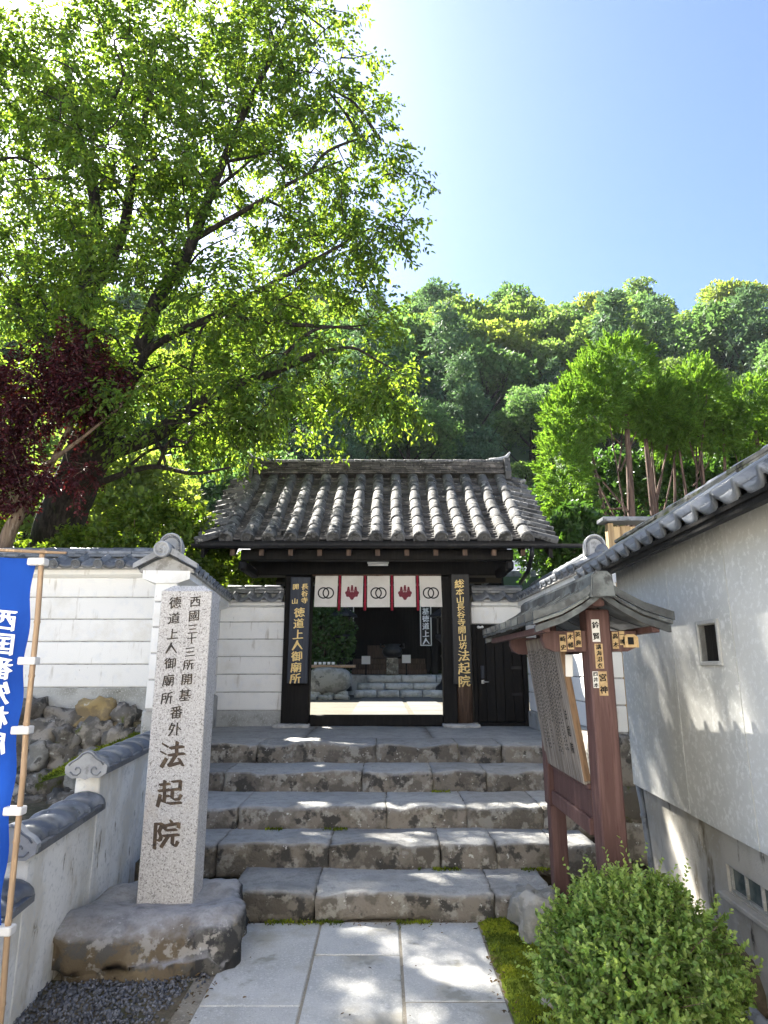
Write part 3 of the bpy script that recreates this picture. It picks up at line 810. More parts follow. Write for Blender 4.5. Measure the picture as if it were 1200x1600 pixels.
# low stepped wall beside the boulder with barrel coping
lw = thing('stepped_wall', 'low stained white wall stepping down with grey barrel tile coping', 'wall', (-1.85, 4.2, 0))
def lwx(y): return -1.87 - .1 * (y - 4.3)
ld = Vector((-.0995, .995, 0)); lnn = Vector((-.995, -.0995, 0))
def low_seg(y0, y1, z):
    a = Vector((lwx(y0), y0, 0)); ln = (y1 - y0) / .995
    fr = frame(a, ld, lnn, Vector((0, 0, 1)))
    MB().box(0, ln, -.075, .075, -.06, z - .02, .008).build('wall_section', 'plaster_old', lw, fr)
    MB().box(-.03, ln, -.125, .125, z - .02, z + .018, .004).build('coping_flange', 'tile', lw, fr)
    k = max(1, int(round(ln / .27)))
    for i in range(k):
        L = ln / k
        mb = MB(); vs = []; fs = []; n = 9
        prof = [(0, .088), (L * .76, .088), (L * .78, .108), (L * .84, .114), (L * .94, .114), (L * .97, .108), (L, .090)]
        for (yy, r) in prof:
            for q in range(n + 1):
                t = math.pi - math.pi * q / n
                vs.append((yy, r * 1.12 * math.cos(t), r * .62 * math.sin(t)))
        for j in range(len(prof) - 1):
            for q in range(n): e = j * (n + 1) + q; fs.append((e, e + 1, e + n + 2, e + n + 1))
        fs.append(tuple(range(n + 1))); fs.append(tuple((len(prof) - 1) * (n + 1) + q for q in range(n + 1))[::-1])
        mb.add(vs, fs, None, True)
        mb.build('coping_tile', 'tile', lw, frame(a + ld * (i * L) + Vector((0, 0, z + .0185)), ld, lnn, Vector((0, 0, 1))))
    return a
def plaque(y, z):
    a = Vector((lwx(y), y, z))
    fr = frame(a - ld * .055, -lnn, ld, Vector((0, 0, 1)))
    pts = [(-.155, .0), (-.15, -.05), (-.10, -.085), (-.04, -.08), (0, -.095), (.04, -.08), (.10, -.085), (.15, -.05), (.155, 0), (.13, .03), (.08, .06), (.04, .10), (0, .115), (-.04, .10), (-.08, .06), (-.13, .03)]
    pts = [(x * .82, z * .82) for x, z in pts]
    pl = MB().prism(pts, 0, .05).build('ridge_end_plaque', 'tile_light', lw, fr)
    mb = MB()
    for s in (-1, 1):
        pp = [(s * (.085 - .034 * 0) + s * (.006 + .0042 * q) * math.cos(q * .75) - s * .03, -.002, -.02 + (.006 + .0042 * q) * math.sin(q * .75)) for q in range(9)]
        mb.tube(pp, .005, 5)
    mb.tube([(p[0] * .82, -.002, p[1] * .8 + .008) for p in pts[8:] + pts[:1]], .005, 5, caps=True)
    mb.build('spiral_relief', 'tile', pl, fr)
low_seg(4.33, 5.98, .955); plaque(4.33, .985)
low_seg(3.36, 4.33, .745); plaque(3.36, .775)
low_seg(2.40, 3.36, .535); plaque(2.40, .565)
low_seg(0.6, 2.40, .36)

# rubble bank under the left wall
rb = thing('rubble_bank', 'mossy rubble stone bank under the white wall at the left', 'stone bank', (-3, 6.5, .4))
rs = random.Random(4)
spots = []
for row, (z, y, hs) in enumerate(((1.06, 6.98, .24), (.86, 6.90, .26), (.66, 6.78, .26), (.46, 6.65, .28), (.26, 6.5, .28))):
    x = -4.6 + rs.uniform(0, .2)
    while x < -2.1 - .02 * row:
        w = rs.uniform(.22, .46)
        if row == 0 and x > -2.75: break
        spots.append((x + w / 2, y + rs.uniform(-.05, .05), z - .13 + rs.uniform(-.03, .03), w, hs * rs.uniform(.85, 1.15)))
        x += w * .93
for i, (x, y, z, w, h) in enumerate(spots):
    m = 'rock_ochre' if (x > -3.1 and z > .85 and rs.random() < .75) else ('rock' if rs.random() < .8 else 'rock_pale')
    boulder_mb(w * 1.14, .42, h * 1.2, i + 3, .30, 20, 12, .72, 2.6).build('rubble_stone', m, rb, Matrix.Translation((x, y, z)) @ Matrix.Rotation(rs.uniform(-.2, .2), 4, 'Y'))
MB().box(-6, -2.15, 6.85, 7.1, .2, 1.04).build('bank_core', 'earth', rb)
mo = bumpy('moss_bank', lin(-3.0, -2.06, 20), lin(5.9, 6.95, 20), lambda x, y: .62 + .36 * (x + 3.0) + .16 * (y - 6) + .05 * noise.noise(Vector((x * 6, y * 6, 0))), 'moss')
mo.parent = rb; mo.matrix_parent_inverse = W[rb.name].inverted(); stuff(mo)
n = 5200
x = RNG.uniform(-3.0, -2.08, n); y = RNG.uniform(5.95, 6.95, n); z = .62 + .36 * (x + 3.0) + .16 * (y - 6)
stuff(link('moss_tufts', blade_mesh('moss_tufts', np.stack([x, y, z], 1), rnd_dirs(n) + np.array([0, -.3, 1.1]), rnd_dirs(n), RNG.uniform(.02, .05, n), .012, 'moss_tuft'), rb))

# ------------------------------------------------------------------ the gate
gate = thing('temple_gate', 'black timber temple gate with a lichen covered tiled gable roof', 'gate', (-.09, 9.0, .81))
# timber
MB().box(-1.375, -1.005, 8.90, 9.12, .845, 2.82, .012).build('post', 'wood_black', gate)
MB().box(.80, .985, 8.90, 9.12, .845, 2.82, .012).build('post', 'wood_black', gate)
mb = MB(); mb.lathe([(.118, .845), (.12, 1.5), (.115, 2.82)], 18, Matrix.Translation((1.085, 9.02, 0))); mb.build('round_post', 'wood_brown', gate)
MB().box(-1.375, -1.18, 10.5, 10.7, .84, 2.9, .012).build('rear_post', 'wood_black', gate)
MB().box(1.0, 1.19, 10.5, 10.7, .84, 2.9, .012).build('rear_post', 'wood_black', gate)
MB().box(-1.004, .799, 8.97, 9.10, .815, .955, .01).build('threshold', 'wood_black', gate)
for (x0, x1) in ((-1.46, -.98), (.78, 1.26)):
    rough_block(x1 - x0, .36, .06, x0 * 9, .012, .06, .015).build('base_stone', 'stone_white', gate, Matrix.Translation(((x0 + x1) / 2, 8.93, .795)))
MB().box(-1.9, 1.72, 8.88, 9.14, 2.825, 3.12, .012).build('lintel', 'wood_black', gate)
MB().box(-1.86, 1.68, 8.20, 8.36, 2.93, 3.07, .01).build('front_purlin', 'wood_black', gate)
MB().box(-1.86, 1.68, 10.52, 10.68, 2.93, 3.15, .01).build('rear_purlin', 'wood_black', gate)
for x in (-1.25, -.1, 1.05):
    MB().box(x - .08, x + .08, 8.1, 11.2, 3.125, 3.30, .01).build('cross_beam', 'wood_black', gate)
MB().box(-1.86, 1.68, 9.75, 9.87, 3.32, 4.30, .01).build('ridge_board', 'wood_black', gate)
for x in (-1.80, 1.60):       # bracket arms under the eave ends
    MB().box(x - .05, x + .05, 8.05, 8.885, 2.78, 2.90, .02).build('bracket_arm', 'wood_black', gate)

def rz(s): return 3.17 + 1.36 * (.82 * s + .18 * s * s)
def ry(s): return 8.0 + 1.8 * s
XR0, XR1 = -2.42, 2.24
# roof deck, both slopes
roof = MB(); ns = 10
vs = []; fs = []
for i in range(ns + 1):
    s = i / ns
    for x in (XR0 + .12, XR1 - .12):
        vs += [(x, ry(s), rz(s) - .03), (x, ry(s), rz(s) - .11), (x, 19.6 - ry(s), rz(s) - .03), (x, 19.6 - ry(s), rz(s) - .11)]
for i in range(ns):
    a, b = i * 8, (i + 1) * 8
    for k in (0, 1, 2, 3): fs.append((a + k, a + 4 + k, b + 4 + k, b + k))
    for k in (0, 4): fs.append((a + k, b + k, b + k + 1, a + k + 1)); fs.append((a + k + 2, b + k + 2, b + k + 3, a + k + 3))
fs += [(0, 1, 5, 4), (2, 3, 7, 6)]
roof.add(vs, fs)
roof = roof.build('roof', 'wood_black', gate)
# pan tiles between the rolls: overlapping shallow courses, too small to pick apart singly
mb = MB(); nc = 25; XS = [-2.015 + .2744 * i for i in range(15)]
for c in range(14):
    x0, x1 = XS[c] + .045, XS[c + 1] - .045
    for q in range(nc):
        s0, s1 = q / nc, min(1.0, (q + 1.5) / nc)
        j = random.uniform(-.008, .008); jz = random.uniform(-.006, .012)
        nn = 5; vs = []
        for k in range(nn):
            u = k / (nn - 1); dip = -.022 * math.sin(math.pi * u)
            x = x0 + (x1 - x0) * u
            vs += [(x, ry(s0) + j, rz(s0) + .030 + jz + dip), (x, ry(s1), rz(s1) - .004 + dip), (x, ry(s0) + j, rz(s0) + .004 + jz + dip)]
        mb.add(vs, [f for k in range(nn - 1) for f in ((3 * k, 3 * k + 3, 3 * k + 4, 3 * k + 1), (3 * k + 2, 3 * k + 5, 3 * k + 3, 3 * k))])
pan = stuff(mb.build('pan_tiles', 'tile_pan', roof))
# round roll tiles
seglen = 7
RT = [roll_tile(.086, .078, .352, 'round_tile', 'tile_old', 9) for _ in range(1)][0]
RTE = roll_tile(.088, .080, .352, 'round_tile', 'tile_old', 9, disc=True)
for i, x in enumerate(XS):
    for q in range(seglen):
        s0, s1 = q / seglen, (q + 1) / seglen
        p0 = Vector((x, ry(s0), rz(s0) + .012)); p1 = Vector((x, ry(s1), rz(s1) + .012))
        u = (p1 - p0); L = u.length; u.normalize()
        xx = Vector((1, 0, 0)); zn = xx.cross(u)
        jx = random.uniform(-.006, .006)
        link('round_tile', RTE if q == 0 else RT, roof, frame(p0 + Vector((jx, 0, random.uniform(-.004, .004))), xx, u * (L * 1.02 / .352), zn))
# verge tiles lying sideways at both gable ends
VT = roll_tile(.062, .055, .42, 'verge_tile', 'tile_old', 8)
for sgn, xe in ((-1, XS[0] - .06), (1, XS[-1] + .06)):
    for q in range(12):
        s = (q + .35) / 12
        out = Vector((sgn * .95, -.10, -.26 - .05 * random.random())).normalized()
        o = Vector((xe + sgn * (.34 + random.uniform(-.02, .02)), ry(s) - .03, rz(s) + .02 - .085))
        u = -out; side = Vector((0, 1, .72)).normalized(); zn = u.cross(side).normalized()
        if zn.z < 0: zn = -zn
        side = u.cross(zn)
        link('verge_tile', VT, roof, frame(o, side, u, zn))
    # barge board closing the gable
    mb = MB(); vs = []; fs = []
    for i in range(ns + 1):
        s = i / ns
        for (dx, dz) in ((0, -.05), (0, -.24), (.05, -.24), (.05, -.05)): vs.append((xe + sgn * (.20 + dx), ry(s), rz(s) + dz))
    for i in range(ns):
        for k in range(4): fs.append((i * 4 + k, i * 4 + (k + 1) % 4, (i + 1) * 4 + (k + 1) % 4, (i + 1) * 4 + k))
    fs += [(0, 1, 2, 3), (ns * 4, ns * 4 + 1, ns * 4 + 2, ns * 4 + 3)]
    mb.add(vs, fs); mb.build('barge_board', 'wood_black', roof)
# ridge: stacked thin tiles, roll cap, end tiles
mb = MB(); ZR = rz(1) + .02
for q in range(6):
    x = -2.06
    while x < 1.90:
        w = random.uniform(.2, .3); x2 = min(1.90, x + w)
        j = random.uniform(-.012, .012)
        mb.box(x + .003, x2 - .002, 9.66 + .012 * q + j, 9.94 - .012 * q, ZR + .036 * q, ZR + .036 * q + .029, .004); x = x2
stuff(mb.build('ridge_courses', 'tile_pan', roof))
for i in range(15):
    link('ridge_roll_tile', T_ROLL_OLD, roof, frame(Vector((-2.06 + i * .264, 9.8, ZR + .205 + .004 * random.random())), Vector((0, -1, 0)), Vector((1, 0, 0)) * 1.02, Vector((0, 0, 1))))
for sgn, x in ((-1, -2.07), (1, 1.91)):
    f = Vector((sgn, 0, 0))
    MB().prism([(-.17, -.10), (.17, -.10), (.18, .02), (.13, .12), (.10, .27), (-.10, .27), (-.13, .12), (-.18, .02)], 0, .09).build('ridge_end_tile', 'tile_old', roof, frame(Vector((x, 9.8, ZR)), Vector((0, -sgn, 0)), Vector((sgn, 0, 0)), Vector((0, 0, 1))))
    mb = MB(); mb.tube([(x - sgn * .22, 9.8, ZR + .255), (x - sgn * .05, 9.8, ZR + .27), (x + sgn * .06, 9.8, ZR + .31), (x + sgn * .12, 9.8, ZR + .39)], [.035, .036, .030, .014], 8)
    mb.build('ridge_horn', 'tile_light', roof)
# eave: rafters, fascia, gutter
for i in range(11):
    x = -1.93 + i * .37
    p0 = Vector((x, 8.06, rz(.03) - .19)); p1 = Vector((x, 9.74, rz(.965) - .19)); u = (p1 - p0).normalized()
    L = (p1 - p0).length
    MB().box(-.035, .035, 0, L, -.05, .05, .005).build('rafter', 'wood_black', gate, frame(p0, Vector((1, 0, 0)), u, Vector((1, 0, 0)).cross(u)))
    MB().box(x - .03, x + .03, 8.035, 8.055, rz(.03) - .245, rz(.03) - .165, .004).build('rafter_end', 'wood_brown', gate)
MB().box(-2.36, 2.18, 7.985, 8.03, 3.045, 3.135, .006).build('fascia', 'wood_black', gate)
mb = MB(); vs = []; fs = []; n = 7
for x in (-2.42, 2.62):
    for k in range(n):
        a = math.pi + math.pi * k / (n - 1); vs.append((x, 7.93 + .045 * math.cos(a), 3.085 + .045 * math.sin(a)))
for k in range(n - 1): fs.append((k, k + 1, n + k + 1, n + k))
mb.add(vs, fs, None, True); gut = mb.build('gutter', 'iron', gate)
mb = MB(); mb.tube([(1.86, 7.93, 3.05), (1.86, 7.95, 2.95), (1.88, 8.3, 2.80), (1.9, 8.9, 2.72)], .028, 8); mb.build('downpipe', 'iron', gate)

# lamp, curtain, name boards: hung on the gate
lp = thing('strip_light', 'small white strip light fixed under the gate eave', 'light', (-.08, 8.6, 2.9))
MB().box(-.225, .065, 8.55, 8.63, 2.945, 2.985, .006).build('housing', 'lamp_white', lp)
mb = MB(); mb.tube([(-.215, 8.59, 2.928), (.055, 8.59, 2.928)], .016, 8); mb.build('tube', 'lamp_white', lp)

nor = thing('noren_curtain', 'white five panel temple curtain with black ring and maroon flower crests', 'curtain', (-.08, 8.85, 2.81))
mb = MB(); mb.tube([(-1.0, 8.86, 2.822), (.795, 8.86, 2.822)], .014, 8); mb.build('curtain_rod', 'wood_brown', nor)
PX = ((-.95, -.637), (-.588, -.287), (-.232, .080), (.135, .435), (.488, .790))
def nw(i):
    def w(x, z): return .010 * math.sin(x * 9 + i * 1.7) * max(0, (2.82 - z) / .42) + .006 * noise.noise(Vector((x * 6, z * 6, i)))
    return w
for i, (x0, x1) in enumerate(PX):
    wf = nw(i); mb = MB(); nx, nz = 12, 12; vs = []; fs = []
    bot = 2.385 + random.uniform(-.006, .006)
    for b in range(nz + 1):
        for a in range(nx + 1):
            x = x0 + (x1 - x0) * a / nx + (.012 * (i - 2) / 2) * b / nz; z = 2.812 + (bot - 2.812) * b / nz
            vs.append((x, 8.85 + wf(x, z), z))
    for b in range(nz):
        for a in range(nx): k = b * (nx + 1) + a; fs.append((k, k + 1, k + nx + 2, k + nx + 1))
    mb.add(vs, fs, None, True)
    pn = mb.build('panel', 'noren', nor)
    cx, cz = (x0 + x1) / 2 + .004 * (i - 2), 2.575
    mb = MB()
    if i % 2 == 0:
        for s in (-1, 1):
            n = 26; vs = []; fs = []
            for k in range(n):
                a = 2 * math.pi * k / n
                for r in (.062, .080):
                    x, z = cx + s * .033 + r * math.cos(a), cz + r * math.sin(a)
                    vs.append((x, 8.85 + wf(x, z) - .003 - .0006 * s, z))
            for k in range(n): a, b = 2 * k, 2 * ((k + 1) % n); fs.append((a, b, b + 1, a + 1))
            mb.add(vs, fs)
        mb.build('ring_crest', 'ink_black', pn)
    else:
        def blob(cx_, cz_, rx, rz_, e, lobes=0):
            n = 18; vs = [(cx_, 8.85 + wf(cx_, cz_) - .003 - e, cz_)]
            for k in range(n):
                a = 2 * math.pi * k / n; q = 1 + (.12 * math.cos(lobes * a) if lobes else 0)
                x, z = cx_ + rx * q * math.cos(a), cz_ + rz_ * q * math.sin(a)
                vs.append((x, 8.85 + wf(x, z) - .003 - e, z))
            mb.add(vs, [(0, 1 + k, 1 + (k + 1) % n) for k in range(n)])
        for s in (-1, 1):
            blob(cx + s * .050, cz - .010, .038, .036, 0); blob(cx + s * .078, cz + .002, .018, .022, .0002); blob(cx + s * .062, cz - .036, .020, .018, .0004)
        blob(cx, cz - .030, .050, .046, .0006); blob(cx, cz - .070, .026, .026, .0008)
        for s in (-1, 1): blob(cx + s * .036, cz - .030, .026, .026, .0007)
        for (dx, h) in ((0, .100), (-.050, .078), (.050, .078)):
            for q in range(4):
                for s in (-1, 1): blob(cx + dx + s * (.012 - .0028 * q), cz + h * (.30 + .22 * q), .0115, .013, .0010 + .0002 * q + .0001 * s)
        mb.build('flower_crest', 'maroon', pn)
for i, x in enumerate((-.612, -.260, .108, .462)):
    mb = MB(); mb.tube([(x, 8.838, 2.815), (x + .002, 8.834, 2.6), (x + .005 * (i - 1.5), 8.836, 2.335)], [.016, .015, .018], 7); mb.build('cord', 'red_cord', nor)

nb = thing('name_board', 'navy wooden name board with gold letters on the left gate post', 'sign', (-1.165, 8.76, 1.37))
fr = frame(Vector((-1.165, 8.80, 0)), Vector((1, 0, 0)), Vector((0, 1, .02)), Vector((.018, -.03, 1)))
MB().box(-.135, .135, 0, .035, 1.37, 2.78, .006).build('board', 'board_navy', nb, fr)
LK = dict(brush=.065, wob=.03, squash=.92)
lf = fr @ Matrix.Translation((0, -.004, 0))
lettering(column('長谷寺', .062, 2.695, .095, .092), 'gold', 'gold_lettering', nb, lf, **LK)
for q_ in (('開', -.062, 2.645, .09), ('山', -.068, 2.45, .09)): lettering([q_], 'gold', 'gold_lettering', nb, lf, **LK)
it = [(c, .0 - .004 * i, 2.30 - .1445 * i, .15) for i, c in enumerate('徳道上人御廟所')]
lettering(it, 'gold', 'gold_lettering', nb, fr @ Matrix.Translation((0, -.004, 0)), brush=.065, wob=.03, squash=.92)
nb = thing('name_board', 'black name board with gold letters on the right gate post', 'sign', (1.05, 8.76, 1.37))
fr = frame(Vector((1.05, 8.80, 0)), Vector((1, 0, 0)), Vector((0, 1, .02)), Vector((-.006, -.03, 1)))
MB().box(-.125, .125, 0, .035, 1.36, 2.82, .006).build('board', 'board_black', nb, fr)
it = []; z = 2.755
for i, c in enumerate('総本山長谷寺開山坊'):
    sz = .135 if i == 0 else .112; it.append((c, -.012 + .003 * i, z - sz / 2, sz)); z -= sz * .91
for c in '法起院': it.append((c, .02, z - .085, .165)); z -= .165
lettering(it, 'gold', 'gold_lettering', nb, fr @ Matrix.Translation((0, -.004, 0)), brush=.06, wob=.03, squash=.95)

# ------------------------------------------------------------------ inscribed pillar on its boulder
bo = thing('boulder', 'large dark stained boulder carrying the inscribed stone pillar', 'boulder', (-1.3, 4.2, 0))
b = rough_block(.98, .74, .45, 5.6, .11, .034, .13, .030, 2.3)
v2 = []
for (x, y, z) in b.v:
    z -= .08
    if z > .30: z = .30 + (z - .30) * .4
    z -= .07 + .30 * max(0, -y - .20) * (z > .15)
    v2.append((x, y, z))
b.v = v2
b.build('stone', 'boulder', bo, Matrix.Translation((-1.31, 4.25, 0)) @ Matrix.Rotation(R(9), 4, 'Z'))
pi = thing('stone_pillar', 'tall granite pillar carved with black characters, standing on the boulder', 'pillar', (-1.29, 4.33, .25))
fr = frame(Vector((-1.292, 4.20, 0)), Vector((.999, .04, 0)), Vector((-.04, .999, 0)), Vector((0, 0, 1)))
mb = MB(); hw, hd = .164, .25; zb, zt = .235, 2.075
n = 8
vs = []; c = .004
ring = [(-hw + c, 0), (hw - c, 0), (hw, c), (hw, hd - c), (hw - c, hd), (-hw + c, hd), (-hw, hd - c), (-hw, c)]
for z in (zb, zt): vs += [(x, y, z) for x, y in ring]
vs += [(x * .62, hd / 2 + (y - hd / 2) * .62, zt + .040) for x, y in ring]
vs += [(0, hd / 2, zt + .048)]
fs = [(k, (k + 1) % 8, 8 + (k + 1) % 8, 8 + k) for k in range(8)] + [(8 + k, 8 + (k + 1) % 8, 16 + (k + 1) % 8, 16 + k) for k in range(8)] + [(16 + k, 16 + (k + 1) % 8, 24) for k in range(8)]
mb.add(vs, fs); sh = mb.build('shaft', 'granite', pi, fr)
lf = fr @ Matrix.Translation((0, -.0012, 0))
it = column('西國三十三所開基', .064, 2.045, .072, .0875) 
it = [('西', .060, 2.005, .075), ('國', .058, 1.915, .075), ('三', .055, 1.83, .07), ('十', .052, 1.77, .066), ('三', .048, 1.685, .07), ('所', .043, 1.605, .07), ('開', .040, 1.515, .075), ('基', .035, 1.42, .078)]
it += [('德', -.070, 2.0, .082), ('道', -.070, 1.90, .078), ('上', -.071, 1.80, .075), ('人', -.072, 1.71, .075), ('御', -.073, 1.615, .075), ('廟', -.075, 1.51, .078), ('所', -.077, 1.40, .078)]
lettering(it, 'ink', 'carved_lettering', sh, lf, brush=.06, wob=.04)
lettering([('番', -.010, 1.315, .080), ('外', -.012, 1.215, .086)], 'ink', 'carved_lettering', sh, lf, brush=.06, wob=.04)
lettering([('法', -.016, 1.065, .165), ('起', -.014, .845, .16), ('院', -.014, .615, .165)], 'ink_brown', 'carved_lettering', sh, lf, brush=.085, wob=.035, copies=6)
# ------------------------------------------------------------------ blue banner on its bamboo pole
ban = thing('banner', 'tall blue cloth banner with white characters on a bamboo pole', 'banner', (-1.445, 2.8, 0))
P0, P1 = Vector((-1.440, 2.80, -.03)), Vector((-1.512, 2.80, 2.10))
def pole(z): return P0.x + (P1.x - P0.x) * (z - P0.z) / (P1.z - P0.z)
pts, rad = [], []
z = .10; k = 0
while z < 2.10:
    for dz, r in ((0, .0118), (.008, .0145), (.018, .0122)):
        pts.append((pole(z + dz) + .003 * math.sin(k * 2.1), 2.80, z + dz)); rad.append(r)
    z += .24 + .05 * math.sin(k); k += 1
pts.append((P1.x, 2.8, 2.10)); rad.append(.0118)
mb = MB(); mb.tube(pts, rad, 10); mb.build('bamboo_pole', 'bamboo', ban)
mb = MB(); mb.tube([(P0.x, 2.8, -.04), (pole(.24), 2.8, .24)], .026, 12); mb.build('pole_socket', 'pipe', ban)
mb = MB(); mb.tube([(-1.40, 2.785, 2.083), (-1.7, 2.785, 2.096), (-2.02, 2.785, 2.10)], [.006, .008, .008], 8); mb.build('cross_bar', 'bamboo', ban)
ZT, ZB, BW = 2.062, .575, .46
def bw_(x, z):
    e = max(0, min(1, (ZT - z) / (ZT - ZB)))
    return .040 * math.sin((x + 1.5) * 18 + z * 1.6) * (.3 + .7 * e) + .012 * noise.noise(Vector((x * 5, z * 3, 4)))
mb = MB(); nx, nz = 26, 50; vs = []; fs = []
for b_ in range(nz + 1):
    z = ZT + (ZB - ZT) * b_ / nz
    xr = pole(z) - .026 - .014 * math.sin(b_ / nz * math.pi * 5) ** 2
    for a in range(nx + 1):
        x = xr - BW * a / nx
        vs.append((x, 2.80 + bw_(x, z) * min(1, a / 3), z + .012 * a / nx))
for b_ in range(nz):
    for a in range(nx): k = b_ * (nx + 1) + a; fs.append((k, k + 1, k + nx + 2, k + nx + 1))
mb.add(vs, fs, None, True); cl = mb.build('cloth', 'cloth_blue', ban)
it = [(c, -1.640 + .004 * i, 1.79 - .100 * i, .098) for i, c in enumerate('西国番外札所')]
it += [(c, -1.690, 1.08 - .235 * i, .23) for i, c in enumerate('法起院')]
lettering(it, 'print_white', 'lettering', cl, Matrix.Translation((0, 2.795, 0)), brush=.075, wob=.02, mirror=True, warp=bw_)
for z in (2.045, 1.62, 1.34, 1.03, .60):
    MB().box(pole(z) - .055, pole(z) + .020, 2.776, 2.824, z - .016, z + .016, .004).build('tie_loop', 'cloth_white', ban)

# ------------------------------------------------------------------ grey building at the right
bd = thing('building', 'grey rendered building with tiled eave at the right edge', 'building', (2.2, 3, 0))
ex = Vector((-.043, -1, 0)).normalized(); ey = Vector((0, 0, 1)).cross(ex)
BF = frame(Vector((1.89, 5.2, 0)), ex, ey, Vector((0, 0, 1)))
seams = [0, 1.03, 1.82, 2.72, 3.62, 4.52, 5.42, 6.5, 8]
for a, b in zip(seams[:-1], seams[1:]):
    mb = MB()
    if a == 1.03:
        x0, x1, z0, z1 = 1.43, 1.655, 1.625, 1.825
        mb.box(a + .0025, x0, 0, .06, .727, 2.50).box(x1, b - .0025, 0, .06, .727, 2.50).box(x0, x1, 0, .06, .727, z0).box(x0, x1, 0, .06, z1, 2.50)
    else:
        mb.box(a + .0025, b - .0025, 0, .06, .727, 2.50, .004)
    mb.build('wall_panel', 'wall_grey', bd, BF)
mb = MB(); mb.box(0.06, 1.40, .07, .12, .70, 2.52).box(1.69, 8, .07, .12, .70, 2.52).box(1.40, 1.69, .07, .12, .70, 1.61).box(1.40, 1.69, .07, .12, 1.84, 2.52)
mb.build('wall_core', 'foundation', bd, BF)
vt = MB(); vt.box(1.405, 1.43, -.012, .05, 1.60, 1.85, .004).box(1.655, 1.68, -.012, .05, 1.60, 1.85, .004).box(1.431, 1.654, -.012, .05, 1.60, 1.624, .004).box(1.431, 1.654, -.012, .05, 1.826, 1.85, .004)
vt = vt.build('vent_frame', 'base_plaster', bd, BF)
mb = MB(); mb.box(1.40, 1.69, .20, .22, 1.59, 1.86).box(1.40, 1.43, .125, .20, 1.59, 1.86).box(1.655, 1.69, .125, .20, 1.59, 1.86).box(1.43, 1.655, .125, .2, 1.59, 1.625).box(1.43, 1.655, .125, .2, 1.825, 1.86)
mb.build('vent_recess', 'wood_black', vt, BF)
MB().box(1.4315, 1.6535, .030, .045, 1.6245, 1.8255).build('vent_shade_board', 'wood_black', vt, BF)  # black board filling the open vent, stands in for the shade inside
# end wall facing the gate, ceiling inside
MB().box(0.0, .055, .061, 3.0, .727, 2.50).build('end_wall', 'wall_grey', bd, BF)
# foundation with a glazed vent
mb = MB(); x0, x1, z0, z1 = 1.33, 2.15, .405, .545
mb.box(.07, x0, .045, .20, -.08, .720).box(x1, 8, .045, .20, -.08, .720).box(x0, x1, .045, .20, -.08, z0).box(x0, x1, .045, .20, z1, .720)
mb.build('foundation', 'foundation', bd, BF)
MB().box(.07, .2, .201, 3, -.08, .72).build('foundation', 'foundation', bd, BF)
fv = MB(); fv.box(x0 + .002, x1 - .002, .06, .09, z0 + .002, z0 + .014).box(x0 + .002, x1 - .002, .06, .09, z1 - .014, z1 - .002)
for k in range(6): fv.box(x0 + .003 + k * .1605, x0 + .013 + k * .1605, .0605, .0895, z0 + .015, z1 - .015)
fv = fv.build('vent_grille', 'base_plaster', bd, BF)
for k in range(5): MB().box(x0 + .015 + k * .1605, x0 + .161 + k * .1605, .075, .085, z0 + .015, z1 - .015).build('pane', 'glass_block', fv, BF)
MB().box(x0, x1, .16, .19, z0, z1).build('vent_back', 'iron', fv, BF)
MB().box(1.30, 2.3, -.004, .0445, .375, .403, .005).build('vent_sill', 'foundation', bd, BF)
mb = MB(); mb.tube([(.055, .02, .735), (.075, .03, .60), (.13, .035, .30), (.16, .035, -.02)], .022, 10); mb.tube([(.085, .031, .54), (.092, .032, .51)], .027, 10); mb.build('drain_pipe', 'pipe', bd, BF)
mb = MB(); mb.tube([(2.4, -.12, .03), (1.6, -.10, .03), (1.0, -.05, .03)], .03, 10); mb.build('ground_pipe', 'pipe', bd, BF)
# eave roof
th = math.atan2(.30, .48)
u = Vector((0, math.cos(th), math.sin(th))); zn = Vector((0, -math.sin(th), math.cos(th)))
X0 = -.22
for i in range(42):      # x axis must run so that x × u = n
    o = Vector((X0 + i * .205, -.285, 2.335 + random.uniform(-.004, .004)))
    xx = u.cross(zn)
    link('eave_tile', T_HOUSE, bd, BF @ frame(o, xx, u, zn))
mb = MB()
mb.prism([(-.26, 2.275), (-.26, 2.302), (.9, 2.85), (.9, 2.82)], X0 + .02, 8.2, frame(Vector((0, 0, 0)), Vector((0, 1, 0)), Vector((1, 0, 0)), Vector((0, 0, 1))))
mb.build('roof_deck', 'wood_black', bd, BF)
MB().box(X0 + .03, 8.2, -.25, -.21, 2.245, 2.287).build('fascia', 'wood_black', bd, BF)
for q in range(4):
    for i in range(16):
        MB().box(X0 + .05 + i * .5, X0 + .047 + (i + 1) * .5, .035 + .014 * q + random.uniform(-.012, .012), .36 - .012 * q, 2.525 + .030 * q, 2.551 + .030 * q, .004).build('ridge_course_tile', 'tile_mossy', bd, BF)
RH = roll_tile(.058, .053, .33, 'ridge_roll_tile', 'tile_light', 9)
for i in range(25):
    link('ridge_roll_tile', RH, bd, BF @ frame(Vector((X0 + .03 + i * .32, .19, 2.650)), Vector((0, 1, 0)) * -1, Vector((1, 0, 0)), Vector((0, 0, 1))))
mb = MB(); mb.prism([(.27, 2.62), (.27, 2.64), (3.2, 1.9), (3.2, 1.88)], X0, 8.2, frame(Vector((0, 0, 0)), Vector((0, 1, 0)), Vector((1, 0, 0)), Vector((0, 0, 1)))); mb.build('rear_slope', 'tile', bd, BF)
mb = MB(); mb.prism([(-.05, -.03), (.05, -.03), (.03, .26), (-.03, .26)], 0, .05, frame(Vector((-.15, -.04, 2.08)), Vector((1, 0, 0)), Vector((0, 1, 0)), Vector((0, 0, 1)))); mb.build('eave_bracket', 'wood_brown', bd, BF)

